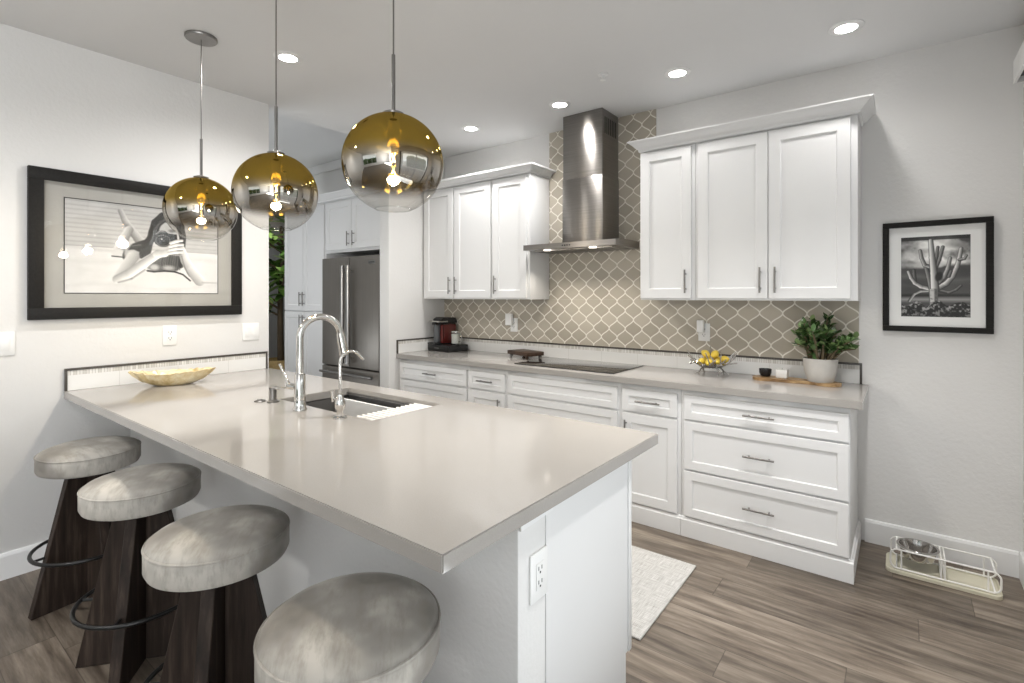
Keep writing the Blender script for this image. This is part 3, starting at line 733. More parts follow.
# olive wood board with plant, bowl and stone cube
bm = BM(); N = 44; top = []; bot = []
prof = []
for i in range(N+1):
    u = i/N; x = -.235+.47*u; w = .062+.012*math.sin(7*u+.4)+.008*math.sin(17*u); w *= min(1, math.sqrt(max(0, 1-(2*u-1)**6)))+.02
    cy = .012*math.sin(5*u); prof.append((x, cy-w, cy+w))
for z in (.0005, .017):
    pass
poly = [(x, a) for x, a, b in prof]+[(x, b) for x, a, b in reversed(prof)]
prism(bm, poly, 'z', .0005, .018)
bmesh.ops.bevel(bm, geom=[e for e in bm.edges if e.calc_face_angle(0) > 1.0 and abs(e.verts[0].co.z-e.verts[1].co.z) < .001], offset=.003, segments=2, affect='EDGES')
o = mesh_obj('serving_board', bm, OLIVE); o.location = (-.505, 3.455, CT); o.rotation_euler.z = .03; tag(o, 'wavy live-edge olive wood board under the jade plant pot', 'board')
ZB_ = CT+.0185
o = mesh_obj('small_bowl', lathe(BM(), [(.018, 0), (.027, .004), (.035, .022), (.036, .046), (.033, .046), (.031, .022), (.02, .008)], 28), BLACKP, origin=None); o.location = (-.672, 3.475, ZB_); tag(o, 'small black round bowl on the left end of the olive board', 'bowl')
t = thing('stone_candle', 'small white square candle holder between the black bowl and the pot', 'candle', (-.578, 3.475, ZB_))
part('block', box(BM(), -.031, .031, -.031, .031, 0, .05, .004), WHITEC, t, world=False)
part('wick', lathe(BM(), [(.0012, .0502), (.0012, .057)], 8), DARKSLOT, t, world=False)
t = thing('potted_jade_plant', 'bushy green jade plant in a matte light grey pot on the olive board', 'plant', (-.375, 3.45, ZB_))
bm = BM(); lathe(bm, [(.062, 0), (.066, .004), (.082, .06), (.089, .128), (.091, .136), (.084, .136), (.082, .122)], 48); part('pot', bm, POT, t, world=False)
part('soil', lathe(BM(), [(.080, .108), (.0815, .120)], 32), SOIL, t, world=False)
bm = BM(); lf = BM(); rnd = random.Random(23)
for k in range(24):
    a = rnd.uniform(0, 2*PI); r0 = rnd.uniform(.0, .06); R1 = rnd.uniform(.06, .215)
    if R1*math.sin(a) > .13: R1 = .13/math.sin(a)
    h1 = .140+rnd.uniform(.06, .29-R1*.7)
    p0 = Vector((r0*math.cos(a), r0*math.sin(a), .118)); p2 = Vector((R1*math.cos(a), R1*math.sin(a), h1)); p1 = p0.lerp(p2, .5)+Vector((0, 0, .03))
    tube(bm, [p0, p1, p2], [.007, .006, .004], 6)
    for j in range(26):
        u = .28+.74*(j/25); q = (p0.lerp(p1, u*2) if u < .5 else p1.lerp(p2, u*2-1))
        dd = Vector((rnd.uniform(-1, 1), rnd.uniform(-1, 1), rnd.uniform(-.15, 1.1)))
        if q.y+dd.normalized().y*.04 > .15: dd.y = -abs(dd.y)
        leaf(lf, q, dd, Vector((rnd.uniform(-.3, .3), rnd.uniform(-.3, .3), 1)), rnd.uniform(.036, .056), rnd.uniform(.022, .033), -.12)
part('stems', bm, STEMM, t, world=False); part('foliage', lf, LEAF, t, world=False)

# ------------------------------------------------------------------ sink, faucets, rack
t = thing('sink', 'stainless steel undermount sink set in the peninsula countertop', 'sink', (-2.11, 1.525, CT))
bm = BM(); a0, a1, b0, b1 = SK; e = .004
def loop(d, z): return [bm.verts.new(p) for p in ((a0-.012+d, b0-.012+d, z), (a1+.012-d, b0-.012+d, z), (a1+.012-d, b1+.012-d, z), (a0-.012+d, b1+.012-d, z))]
L = [loop(0, CT-.041), loop(0, CT-.0425), loop(.008, CT-.044), loop(.010, CT-.215), loop(.03, CT-.235), loop(.004, CT-.238), loop(.002, CT-.046)]
L0 = L
for p, q in zip(L[:5], L[1:5]):
    for k in range(4): bm.faces.new((p[k], p[(k+1) % 4], q[(k+1) % 4], q[k]))
bm.faces.new(L[4])
bmesh.ops.delete(bm, geom=L[5]+L[6], context='VERTS')
part('basin', bm, SINKST, t, smooth=False)
part('drain', lathe(BM(), [(.045, CT-.2345), (.045, CT-.231), (.02, CT-.233)], 28, (-2.2, 1.56, 0)), CHROME, t)
for ya, yb in ((b1-.014, b1-.001), (b0+.001, b0+.014)): part('ledge', box(BM(), a0+.001, a1-.001, ya, yb, CT-.030, CT-.024), SINKST, t)
t = thing('drying_rack', 'white roll-up slatted drying rack lying over the right end of the sink', 'rack', (-1.82, 1.525, CT))
for i in range(14):
    y = b0+.022+i*(b1-b0-.044)/13; bm = BM()
    tube(bm, [(-1.905, y, CT-.017), (-1.755, y, CT-.017)], .0066, 8); part('slat', bm, RUBBERW, t)
bm = BM()
for x in (-1.885, -1.768): box(bm, x-.006, x+.006, b0+.004, b1-.004, CT-.0238, CT-.0205)
part('side_band', bm, RUBBERW, t)
t = thing('pull_down_faucet', 'tall polished high-arc pull-down faucet behind the sink', 'faucet', (-2.163, 1.251, CT))
bm = BM(); lathe(bm, [(.030, .0005), (.030, .008), (.026, .014), (.0245, .05), (.0225, .16), (.018, .168)], 32); part('base', bm, CHROME, t, world=False)
# spout swings towards the basin
dx, dy = .26, .966
bm = BM(); R_ = .092; top = .335; pts = [(0, 0, .165), (0, 0, .22), (0, 0, top-R_+.0)]
for i in range(1, 19):
    a = PI-PI*.97*i/18; pts.append((dx*(R_+R_*math.cos(a)), dy*(R_+R_*math.cos(a)), top-R_+R_*math.sin(a)*1.0+.085))
pts[2] = (0, 0, top-R_+.085)
tube(bm, pts, .0155, 16); part('spout', bm, CHROME, t, world=False)
e_ = Vector(pts[-1]); d_ = (Vector(pts[-1])-Vector(pts[-2])).normalized()
bm = BM(); tube(bm, [e_-d_*.004, e_+d_*.02, e_+d_*.07, e_+d_*.10], [.0175, .019, .021, .0225], 20); part('spray_head', bm, CHROME, t, world=False)
bm = BM(); tube(bm, [(-.018, -.012, .105), (-.052, -.030, .108)], .013, 14); tube(bm, [(-.045, -.028, .115), (-.062, -.034, .15), (-.092, -.045, .205)], [.008, .006, .0065], 10); part('lever', bm, CHROME, t, world=False)
t = thing('water_faucet', 'small slim gooseneck water faucet right of the tall faucet', 'faucet', (-1.886, 1.272, CT))
bm = BM(); lathe(bm, [(.030, .0005), (.030, .005), (.014, .010), (.013, .03), (.021, .045), (.022, .065), (.014, .085), (.011, .10)], 28); part('base', bm, CHROME, t, world=False)
bm = BM(); R_ = .045; pts = [(0, 0, .095), (0, 0, .20)]+[(.3*(R_+R_*math.cos(a)), .95*(R_+R_*math.cos(a)), .235+R_*math.sin(a)) for a in [PI-PI*.80*i/12 for i in range(13)]]
pts.append((Vector(pts[-1])+(Vector(pts[-1])-Vector(pts[-2])).normalized()*.028)[:])
tube(bm, pts, .0065, 12); part('spout', bm, CHROME, t, world=False)
bm = BM(); tube(bm, [(-.012, -.004, .078), (-.034, -.012, .082)], .006); tube(bm, [(-.034, -.012, .066), (-.036, -.013, .115)], [.006, .009], 10); part('lever', bm, CHROME, t, world=False)
t = thing('soap_dispenser', 'short polished soap dispenser left of the tall faucet', 'soap dispenser', (-2.431, 1.266, CT))
bm = BM(); lathe(bm, [(.028, .0005), (.028, .006), (.018, .010), (.017, .012)], 28); lathe(bm, [(.0165, .0125), (.0165, .058), (.019, .060), (.019, .072), (.014, .076)], 28); part('body', bm, NICKEL, t, world=False)
bm = BM(); tube(bm, [(.01, 0, .066), (.06, .035, .070), (.085, .052, .066)], [.006, .005, .0045]); part('nozzle', bm, CHROME, t, world=False)
o = mesh_obj('disposal_button', lathe(BM(), [(.026, .0005), (.026, .004), (.020, .007), (.012, .0075), (.012, .010), (.001, .0105)], 28), NICKEL); o.location = (-2.497, 1.235, CT); tag(o, 'flat round metal air switch button beside the soap dispenser', 'button')

# shell bowl on the peninsula
t_ = BM(); n = 64; rings = []; rnd = random.Random(3)
wob = [rnd.uniform(-.010, .010) for _ in range(n)]
for kk, (r, z) in enumerate([(.20, .010), (.45, .004), (.72, .020), (.92, .042), (1.0, .056), (.965, .056), (.88, .046), (.68, .028), (.4, .013), (.05, .012)]):
    ring = []
    for i in range(n):
        a = 2*PI*i/n; lx, ly = .195, .105
        pt = abs(math.cos(a))**6*.02
        w = wob[i]*(r if r > .6 else 0)
        ring.append(t_.verts.new((math.cos(a)*(lx+pt)*r+w*.6, math.sin(a)*ly*r*(1-.25*abs(math.cos(a))**3)+w*.6, max(.0005, (z-.004)*1.35)+(abs(w)*1.1 if r > .8 else 0)+.012*r*r*abs(math.cos(a))**4)))
    rings.append(ring)
for a, b in zip(rings, rings[1:]):
    for i in range(n): t_.faces.new((a[i], a[(i+1) % n], b[(i+1) % n], b[i]))
t_.faces.new(rings[0][::-1]); t_.faces.new(rings[-1])
o = mesh_obj('shell_bowl', t_, DISH); o.location = (-3.375, 1.165, CT+.0005); o.rotation_euler.z = 1.12; tag(o, 'cream and gold leaf-shaped bowl on the far end of the peninsula', 'bowl')

# ------------------------------------------------------------------ bar stools
def make_stool(label, x, y, rz):
    t = thing('bar_stool', label, 'stool', (x, y, 0), 'velvet bar stools along the peninsula', rz)
    bm = BM(); lathe(bm, [(.10, .612), (.176, .614), (.191, .621), (.197, .634), (.197, .683), (.193, .697), (.182, .708), (.15, .719), (.09, .726), (.03, .728)], 64); s = part('seat', bm, VELVET, t, world=False)
    part('piping', tube(BM(), arc((0, 0, .694), .1953, 0, 2*PI*63/64, 63), .0035, 8, True), VELVET, s, world=False)
    part('mounting_plate', lathe(BM(), [(.12, .602), (.12, .6115)], 32), BLACKM, t, world=False)
    th = .019
    for k in range(4):
        bm = BM(); i0 = .0192
        prism(bm, [(i0, .001), (.222, .001), (.088, .6015), (i0, .6015)], 'y', -th, th)
        bmesh.ops.bevel(bm, geom=[e for e in bm.edges], offset=.002, segments=1, affect='EDGES')
        if k % 2: pass
        bmesh.ops.rotate(bm, verts=bm.verts, cent=(0, 0, 0), matrix=Matrix.Rotation(k*PI/2, 3, 'Z'))
        part('leg_panel', bm, WALNUT, t, world=False, smooth=False)
    part('post', box(BM(), -.0188, .0188, -.0188, .0188, .001, .6015), WALNUT, t, world=False)
    bm = BM(); tube(bm, arc((0, 0, .25), .212, 0, 2*PI*63/64, 63), .008, 10, True)
    for k in range(4): 
        a = k*PI/2; tube(bm, [(.170*math.cos(a), .170*math.sin(a), .25), (.208*math.cos(a), .208*math.sin(a), .25)], .006, 8)
    part('foot_ring', bm, BLACKM, t, world=False); return t
for lb, x, y, a in (('grey velvet bar stool farthest back, against the picture wall', -3.09, .715, 8), ('second grey velvet bar stool from the picture wall', -2.39, .718, -40),
                    ('third grey velvet bar stool from the picture wall', -1.68, .708, -42), ('nearest grey velvet bar stool, cut by the bottom edge under the counter corner', -.985, .695, -40)):
    make_stool(lb, x, y, math.radians(a))

# ------------------------------------------------------------------ pendants
def pendant(label, x, y, zc=1.895):
    t = thing('pendant_lamp', label, 'pendant lamp', (x, y, zc), 'gold globe pendants over the peninsula')
    top = ZC-zc; R = .172
    part('canopy', lathe(BM(), [(.073, top-.016), (.076, top-.012), (.076, top-.0008)], 40), NICKEL, t, world=False)
    part('cord', tube(BM(), [(0, 0, R+.205), (0, 0, top-.0165)], .0028, 8), NICKEL, t, world=False)
    part('stem', tube(BM(), [(0, 0, R+.012), (0, 0, R+.2045)], .0068, 12), NICKEL, t, world=False)
    part('collar', lathe(BM(), [(.034, R-.004), (.036, R+.002), (.020, R+.0075), (.008, R+.0118)], 28), NICKEL, t, world=False)
    bm = BM(); n = 40; prof = []
    for i in range(n+1):
        a = math.radians(8)+(PI-math.radians(8)-math.asin(.36))*i/n
        prof.append((R*math.sin(a), R*math.cos(a)*.985))
    lathe(bm, prof, 64, cap0=False, cap1=False); r0, z0 = prof[-1]
    part('globe', bm, GLOBE, t, world=False)
    part('rim', tube(BM(), arc((0, 0, z0), r0, 0, 2*PI*47/48, 47), .002, 6, True), GLASS, t, world=False)
    part('socket', lathe(BM(), [(.006, R-.006), (.020, R-.012), (.020, .055), (.016, .045)], 24), NICKEL, t, world=False)
    bm = BM(); lathe(bm, [(.012, .046), (.014, .03), (.024, .005), (.030, -.025), (.028, -.05), (.018, -.072), (.001, -.080)], 28); b_ = part('bulb', bm, GLASS, t, world=False)
    bm = BM(); tube(bm, [(-.009, 0, .036), (.009, 0, .004)], .0022, 6); tube(bm, [(.009, .001, .036), (-.009, .001, .004)], .0022, 6); part('filament', bm, FILA, b_, world=False)
    part('glowing_tip', lathe(BM(), [(.001, -.042), (.015, -.045), (.022, -.056), (.016, -.069), (.001, -.074)], 20), BULB, b_, world=False)
    light('pendant_bulb_light', 'POINT', (x, y, zc-.10), 8.0, (1, .88, .70), shadow_soft_size=.03)
pendant('gold mirrored globe pendant hanging nearest the framed photograph', -2.955, 1.150, 1.887)
pendant('middle gold mirrored globe pendant of the three', -2.170, 1.144, 1.880)
pendant('gold mirrored globe pendant farthest from the picture wall, in front of the wall cabinets', -1.398, 1.154, 1.888)

# ------------------------------------------------------------------ recessed ceiling lights, sprinkler
def can(label, x, y, e=None, cone=2.4):
    t = thing('recessed_light', label, 'ceiling light', (x, y, ZC), 'recessed ceiling lights')
    bm = BM(); lathe(bm, [(.050, -.0085), (.056, -.0085), (.078, -.003), (.079, -.0005), (.050, -.0005)], 40, cap0=False, cap1=False); part('trim_ring', bm, TRIMW, t, world=False)
    part('lens', lathe(BM(), [(.0498, -.006), (.0498, -.0006)], 32), GLOW, t, world=False)
    light('can_or_fill_light', 'SPOT', (x, y, ZC-.012), (e or CAN_E), WARM, spot_size=cone, spot_blend=1, shadow_soft_size=.05)
can('recessed ceiling light behind the middle pendant cord, nearest the picture wall', -2.805, 1.549, 108, 2.75)
can('recessed ceiling light above the left pair of wall cabinets, farthest left of the back row', -2.797, 3.11, 48, 2.6)
can('recessed ceiling light just left of the hood chimney top', -1.945, 3.11, 78, 2.6)
can('recessed ceiling light above the single-door cabinet right of the hood', -1.095, 3.11, 16, 2.6)
can('recessed ceiling light near the right end of the right wall cabinets', -.225, 3.11, 22, 2.6)
for x, y, e, c in ((-2.805, -.6, 150, 2.75), (-.1, 2.15, 150, 1.95), (-1.0, 2.05, 92, 1.95), (-.6, -2.6, 14, 1.95), (1.6, -2.6, 14, 1.95)):
    light('can_or_fill_light', 'SPOT', (x, y, ZC-.012), e, WARM, spot_size=c, spot_blend=1, shadow_soft_size=.06)  # spots without fixtures, added out of view to fill the room with light
light('can_or_fill_light', 'SPOT', (-6.3, 2.9, 3.058), 95, WARM, spot_size=2.7, spot_blend=1, shadow_soft_size=.06)  # added spot without fixture, lights the tree and hall wall
for x, y in ((-4.4, 1.9), (-5.6, 1.9)):
    light('can_or_fill_light', 'SPOT', (x, y, 3.058), 18, WARM, spot_size=2.4, spot_blend=.8, shadow_soft_size=.05)  # added spots without fixtures, brighten the pantry and refrigerator
t = thing('fire_sprinkler', 'small white sprinkler head on the ceiling in front of the hood', 'sprinkler', (-1.469, 2.853, ZC))
part('plate', lathe(BM(), [(.032, -.005), (.033, -.0005)], 28), TRIMW, t, world=False)
bm = BM(); lathe(bm, [(.010, -.0052), (.010, -.02), (.005, -.022), (.004, -.034)], 16); lathe(bm, [(.018, -.037), (.018, -.0345)], 20); part('head', bm, TRIMW, t, world=False)

# ------------------------------------------------------------------ pictures
def ink(bm_size, img):
    """A flat grid (u right, v down) whose corner colours carry the printed picture."""
    h, w = img.shape
    return None
def print_mesh(name, img, P, parent):
    h, w = img.shape; me = bpy.data.meshes.new(name)
    V = [P(j/(w-1), i/(h-1)) for i in range(h) for j in range(w)]
    Fc = [(i*w+j, (i+1)*w+j, (i+1)*w+j+1, i*w+j+1) for i in range(h-1) for j in range(w-1)]
    r = root_of(parent).location
    me.from_pydata([(x-r[0], y-r[1], z-r[2]) for x, y, z in V], [], Fc)
    ca = me.color_attributes.new('ink', 'FLOAT_COLOR', 'POINT'); c = np.ones((h*w, 4), np.float32); lin = np.clip(img, 0, 1).reshape(-1)**2.2
    c[:, 0] = lin; c[:, 1] = lin*.99; c[:, 2] = lin*.97; ca.data.foreach_set('color', c.reshape(-1)); me.materials.append(PRINT)
    o = bpy.data.objects.new(name, me); COL.objects.link(o); o.parent = parent; return o
class Draw:
    def __init__(s, w, h, asp):
        s.h, s.w = h, w; s.x, s.y = np.meshgrid(np.linspace(0, asp, w), np.linspace(0, 1, h)); s.a = np.ones((h, w)); s.asp = asp; s.rs = np.random.RandomState(4)
    def put(s, d, v, soft=.008, op=1):
        m = np.clip(.5-d/soft, 0, 1)*op; s.a = s.a*(1-m)+m*v
    def cap(s, p, q, r0, r1, v, soft=.008, op=1, shade=0):
        px, py = p; qx, qy = q; dx, dy = qx-px, qy-py; t = np.clip(((s.x-px)*dx+(s.y-py)*dy)/(dx*dx+dy*dy+1e-9), 0, 1)
        ex, ey = s.x-px-t*dx, s.y-py-t*dy; rr = r0+(r1-r0)*t; d = np.hypot(ex, ey)-rr
        if shade:
            L = math.hypot(dx, dy); side = (ex*(-dy)+ey*dx)/L/rr; v = v*(1+shade*np.clip(side, -1, 1))
        s.put(d, v, soft, op)
    def path(s, pts, r0, r1, v, **k):
        n = len(pts)-1
        for i in range(n): s.cap(pts[i], pts[i+1], r0+(r1-r0)*i/n, r0+(r1-r0)*(i+1)/n, v, **k)
    def ell(s, c, rx, ry, v, rot=0, soft=.01, op=1):
        X, Y = s.x-c[0], s.y-c[1]; cs, sn = math.cos(rot), math.sin(rot); A = X*cs+Y*sn; B = -X*sn+Y*cs
        s.put((np.sqrt((A/rx)**2+(B/ry)**2)-1)*min(rx, ry), v, soft, op)
    def poly(s, pts, v, soft=.01, op=1):
        n = len(pts); ins = np.zeros(s.x.shape, bool); D = np.full(s.x.shape, 9.)
        for i in range(n):
            (x1, y1), (x2, y2) = pts[i], pts[(i+1) % n]
            c = ((y1 > s.y) != (y2 > s.y)) & (s.x < (x2-x1)*(s.y-y1)/(y2-y1+1e-12)+x1); ins ^= c
            dx, dy = x2-x1, y2-y1; t = np.clip(((s.x-x1)*dx+(s.y-y1)*dy)/(dx*dx+dy*dy+1e-9), 0, 1); D = np.minimum(D, np.hypot(s.x-x1-t*dx, s.y-y1-t*dy))
        s.put(np.where(ins, -D, D), v, soft, op)
    def fbm(s, sc, n=4, seed=0):
        rs = np.random.RandomState(seed); out = np.zeros_like(s.a); amp = 1; tot = 0
        for k in range(n):
            gw, gh = int(s.asp*sc)+3, int(sc)+3; g = rs.rand(gh, gw); X = s.x*sc*.999; Y = s.y*sc*.999; i = X.astype(int); j = Y.astype(int); fx, fy = X-i, Y-j
            fx = fx*fx*(3-2*fx); fy = fy*fy*(3-2*fy)
            out += amp*((g[j, i]*(1-fx)+g[j, i+1]*fx)*(1-fy)+(g[j+1, i]*(1-fx)+g[j+1, i+1]*fx)*fy); tot += amp; amp *= .5; sc *= 2
        return out/tot
def frame_border(bm, ax, k0, k1, a0, a1, z0, z1, w):
    def B(a, b, c, d): box(bm, *((k0, k1, a, b, c, d) if ax == 'x' else (a, b, k0, k1, c, d)), .002)
    B(a0, a1, z1-w, z1); B(a0, a1, z0, z0+w); B(a0, a0+w, z0+w, z1-w); B(a1-w, a1, z0+w, z1-w)

# large photograph: a woman lying on a bed, looking through a camera
t = thing('framed_photograph', 'large black-framed photograph of a woman holding a camera on the left wall', 'picture', (XL, 1.111, 1.305))
bm = BM(); frame_border(bm, 'x', XL+.0005, XL+.032, .575, 1.647, 1.305, 2.106, .062); part('frame', bm, BLACKF, t)
part('mat_board', box(BM(), XL+.001, XL+.010, .637, 1.585, 1.367, 2.044), MATG, t)
part('inner_fillet', (lambda b: (frame_border(b, 'x', XL+.0102, XL+.0125, .719, 1.502, 1.444, 1.966, .004), b)[1])(BM()), BLACKF, t)
D = Draw(420, 280, 1.508)
def Z(x, y):      # sketch coordinates, undoing the oblique view they were taken from
    px, py = 100+x/6.21, 190+y/6.21; q = (px-65)/153.5
    return (q*2.745/(3.365-q*.62)*1.508, (py-197-14*q)/(95.5-13*q))
def U(v): return v/590
def limb(pts, ra, rb, v, sh=.25, soft=.012):
    D.path([Z(*p) for p in pts], U(ra), U(rb), v, shade=sh, soft=soft)
n1 = D.fbm(4, 4, 1); n2_ = D.fbm(24, 3, 8)
hz = .50
D.a = np.where(D.y < hz, .74-.05*(np.sin(D.y*130) > .35), .86)+.10*(n1-.5)
D.put(np.abs(D.y-hz-.03*np.sin(D.x*4))-.006, .66, .05, .6)
D.put(np.abs(D.y-.62-.04*np.sin(D.x*3+1))-.01, .76, .07, .6); D.put(np.abs(D.y-.93+.03*np.sin(D.x*5))-.008, .78, .06, .6)
# raised legs
limb([(132, 118), (160, 180), (192, 228)], 15, 22, .66, -.25); limb([(185, 215), (220, 265), (262, 320)], 20, 30, .60, -.3)
limb([(185, 235), (150, 300), (118, 372)], 24, 30, .66, .3); D.ell(Z(118, 384), U(40), U(26), .80, .1, soft=.02)
D.path([Z(78, 405), Z(150, 412)], U(4), U(4), .22); D.ell(Z(157, 395), U(11), U(30), .08, .15)
# back and suit
D.ell(Z(215, 385), U(58), U(50), .66, -.3, soft=.03)
D.poly([Z(175, 365), Z(205, 325), Z(275, 300), Z(335, 315), Z(320, 385), Z(262, 420), Z(238, 408), Z(250, 378), Z(215, 362)], .17, .015)
D.path([Z(205, 340), Z(262, 330), Z(300, 350)], U(4), U(3), .34, soft=.012)
# chest in shade under the hair
D.poly([Z(300, 480), Z(345, 415), Z(420, 395), Z(500, 400), Z(520, 470), Z(480, 498), Z(330, 498)], .33, .02)
for k in range(9): D.path([Z(400+14*k, 395), Z(388+15*k, 445), Z(396+13*k, 490)], U(3), U(2), .16+.05*(k % 3), soft=.01, op=.8)
D.ell(Z(342, 474), U(28), U(20), .72, soft=.03); D.ell(Z(432, 478), U(36), U(17), .66, soft=.03)
D.path([Z(300, 497), Z(340, 503), Z(405, 498), Z(470, 503), Z(520, 520), Z(566, 560)], U(6), U(5), .10)
# head: hair, face
D.ell(Z(425, 255), U(62), U(92), .68, .1, soft=.02)
D.path([Z(455, 165), Z(400, 150), Z(355, 190), Z(335, 250), Z(322, 292), Z(285, 330)], U(34), U(22), .13, soft=.015)
D.path([Z(470, 170), Z(505, 210), Z(520, 280), Z(512, 400), Z(508, 465)], U(28), U(14), .15, soft=.015)
for k in range(7): D.path([Z(430-9*k, 150+5*k), Z(372-6*k, 200+6*k), Z(338-4*k, 280+8*k)], U(2.2), U(1.4), .30+.05*(k % 2), soft=.008, op=.8)
D.ell(Z(452, 240), U(20), U(12), .45, soft=.02)
# left arm folded under the camera
limb([(212, 405), (165, 480), (118, 545)], 36, 32, .68, .2, .02); limb([(116, 552), (190, 512), (270, 455), (372, 385)], 30, 27, .78, .28)
D.path([Z(120, 572), Z(200, 548), Z(282, 492)], U(5), U(4), .45, soft=.02, op=.8)
# right forearm standing on the bed
limb([(508, 352), (535, 430), (575, 500), (625, 560)], 26, 38, .76, -.25); D.path([Z(512, 400), Z(530, 470), Z(560, 530)], U(4), U(3), .42, soft=.015, op=.8)
# camera
D.poly([Z(340, 290), Z(345, 252), Z(372, 238), Z(408, 240), Z(430, 256), Z(482, 262), Z(486, 300), Z(440, 325), Z(350, 325)], .08)
D.path([Z(350, 262), Z(376, 244), Z(405, 246)], U(4), U(4), .50); D.ell(Z(396, 302), U(50), U(44), .05); D.ell(Z(396, 302), U(45), U(40), .55); D.ell(Z(396, 302), U(41), U(36), .05)
D.ell(Z(397, 302), U(30), U(26), .18); D.ell(Z(398, 302), U(23), U(20), .03); D.ell(Z(388, 292), U(7), U(5), .75)
# hands
limb([(360, 392), (405, 385), (440, 372)], 26, 22, .80, .2)
for k, (a, b) in enumerate((((445, 318), (515, 300)), ((440, 340), (520, 326)), ((440, 362), (520, 352)), ((432, 384), (512, 376)))):
    limb([a, ((a[0]+b[0])/2, (a[1]+b[1])/2-5), b], 11, 9, .84, .25, .008); D.path([Z(a[0], a[1]+11), Z(b[0], b[1]+10)], U(2.4), U(1.8), .30, soft=.008)
D.path([Z(640, 572), Z(732, 575)], U(5), U(3), .62, soft=.02, op=.7)
D.a = np.clip((D.a-.5)*1.08+.5, 0, 1)*.95+.02+.03*(n2_-.5)
y0_, y1_, z0_, z1_ = .723, 1.498, 1.448, 1.962
print_mesh('print', D.a, lambda u, v: (XL+.0112, y0_+(y1_-y0_)*u, z1_-(z1_-z0_)*v), t)
part('glazing', box(BM(), XL+.0180, XL+.0195, .6375, 1.5845, 1.3675, 2.0435), PICGLASS, t)

# cactus photograph
t = thing('framed_photograph', 'square black-framed photograph of a saguaro cactus on the right part of the back wall', 'picture', (.1475, YB, 1.233))
fx0, fx1, fz0, fz1 = -.085, .380, 1.233, 1.843
bm = BM(); frame_border(bm, 'y', YB-.030, YB-.0005, fx0, fx1, fz0, fz1, .030); part('frame', bm, BLACKF, t)
part('mat_board', box(BM(), fx0+.03, fx1-.03, YB-.012, YB-.001, fz0+.03, fz1-.03), MATB, t)
D = Draw(240, 360, .67)
def K(x, y): return ((x-122)/396*.67, (y-118)/462)
n1 = D.fbm(3.2, 5, 12); n2 = D.fbm(9, 4, 3); yy = D.y
D.a = .22+.10*n2
for cx, cy, rx, ry, v in ((290, 165, 120, 45, .88), (400, 190, 90, 40, .82), (200, 230, 90, 40, .70), (160, 160, 60, 25, .62), (480, 240, 70, 40, .80), (330, 250, 90, 40, .86), (450, 270, 90, 22, .92), (250, 280, 110, 18, .66), (470, 175, 60, 22, .45)):
    x_, y_ = K(cx, cy); X = (D.x-x_)/(rx/462); Y = (D.y-y_)/(ry/462); q = np.clip(1.25-np.sqrt(X*X+Y*Y)+1.5*(n1-.5)+.9*(n2-.5), 0, 1); D.a = D.a*(1-q)+q*np.clip(v*(.92+.44*n2), 0, .97)
D.a = np.where(yy < .045, D.a*.35+.03, D.a)
band = np.clip((yy-.385-.02*np.sin(D.x*8))/.05, 0, 1); D.a = D.a*(1-band)+band*(.20+.14*n1)
D.put(np.abs(yy-.52+.03*np.sin(D.x*7+1))-.014, .46, .07, .7); D.put(np.abs(yy-.60-.02*np.sin(D.x*9))-.01, .34, .05, .6)
D.put(np.abs(yy-.735)-.016, .08, .03, .9); D.put(np.abs(yy-.785)-.022, .66, .05, .85)
def arm(pts, r0, r1, v=.52): D.path([K(*p) for p in pts], r0/462, r1/462, v*.22, soft=.010); D.path([K(*p) for p in pts], r0/462*.82, r1/462*.82, v, soft=.012, shade=-.55)
arm([(205, 375), (200, 330), (198, 310)], 9, 8, .35); arm([(285, 430), (235, 433), (200, 450), (172, 490)], 9, 7, .58)
arm([(290, 418), (240, 405), (205, 385), (182, 355), (166, 318)], 14, 8, .66); arm([(350, 430), (400, 442), (440, 425), (466, 402)], 9, 6, .38)
arm([(338, 415), (385, 390), (420, 350), (445, 295), (457, 250), (467, 195)], 16, 9, .66); arm([(458, 258), (485, 252), (496, 235)], 8, 6, .5)
arm([(340, 385), (372, 352), (393, 305), (407, 246)], 13, 8, .60); arm([(400, 350), (412, 320)], 8, 7, .4)
arm([(322, 305), (345, 255), (366, 182)], 10, 8, .46); arm([(316, 290), (330, 235), (338, 182)], 9, 7, .42)
arm([(300, 415), (285, 350), (268, 290)], 13, 10, .42); arm([(290, 292), (262, 282), (244, 240), (236, 198)], 11, 8, .55)
arm([(320, 420), (314, 330), (305, 240), (297, 142)], 21, 11, .70); D.path([K(314, 420), K(303, 300), K(294, 180)], .007, .004, .88, soft=.01, op=.7)
D.poly([K(286, 420), K(340, 420), K(336, 540), K(290, 540)], .25); D.poly([K(290, 420), K(335, 420), K(332, 540), K(294, 540)], .78, .012); D.poly([K(318, 420), K(336, 420), K(333, 540), K(320, 540)], .30, .02)
for k in range(26): rr_ = np.random.RandomState(k); D.ell(K(294+rr_.rand()*36, 428+rr_.rand()*95), .007, .004, .30+.3*rr_.rand(), soft=.008, op=.7)
D.ell(K(345, 350), .035, .055, .07, .2, soft=.02)
g = np.clip((yy-.83-.05*(n2-.5)-.03*np.sin(D.x*30))/.02, 0, 1); D.a = D.a*(1-g)+g*(.05+.60*np.clip((D.fbm(40, 3, 5)-.45)*3.6, 0, 1)*np.clip(1.2-(yy-.83)*3.5, .35, 1))
ix0, ix1, iz0, iz1 = -.001, .291, 1.316, 1.757
print_mesh('print', D.a, lambda u, v: (ix0+(ix1-ix0)*u, YB-.0125, iz1-(iz1-iz0)*v), t)

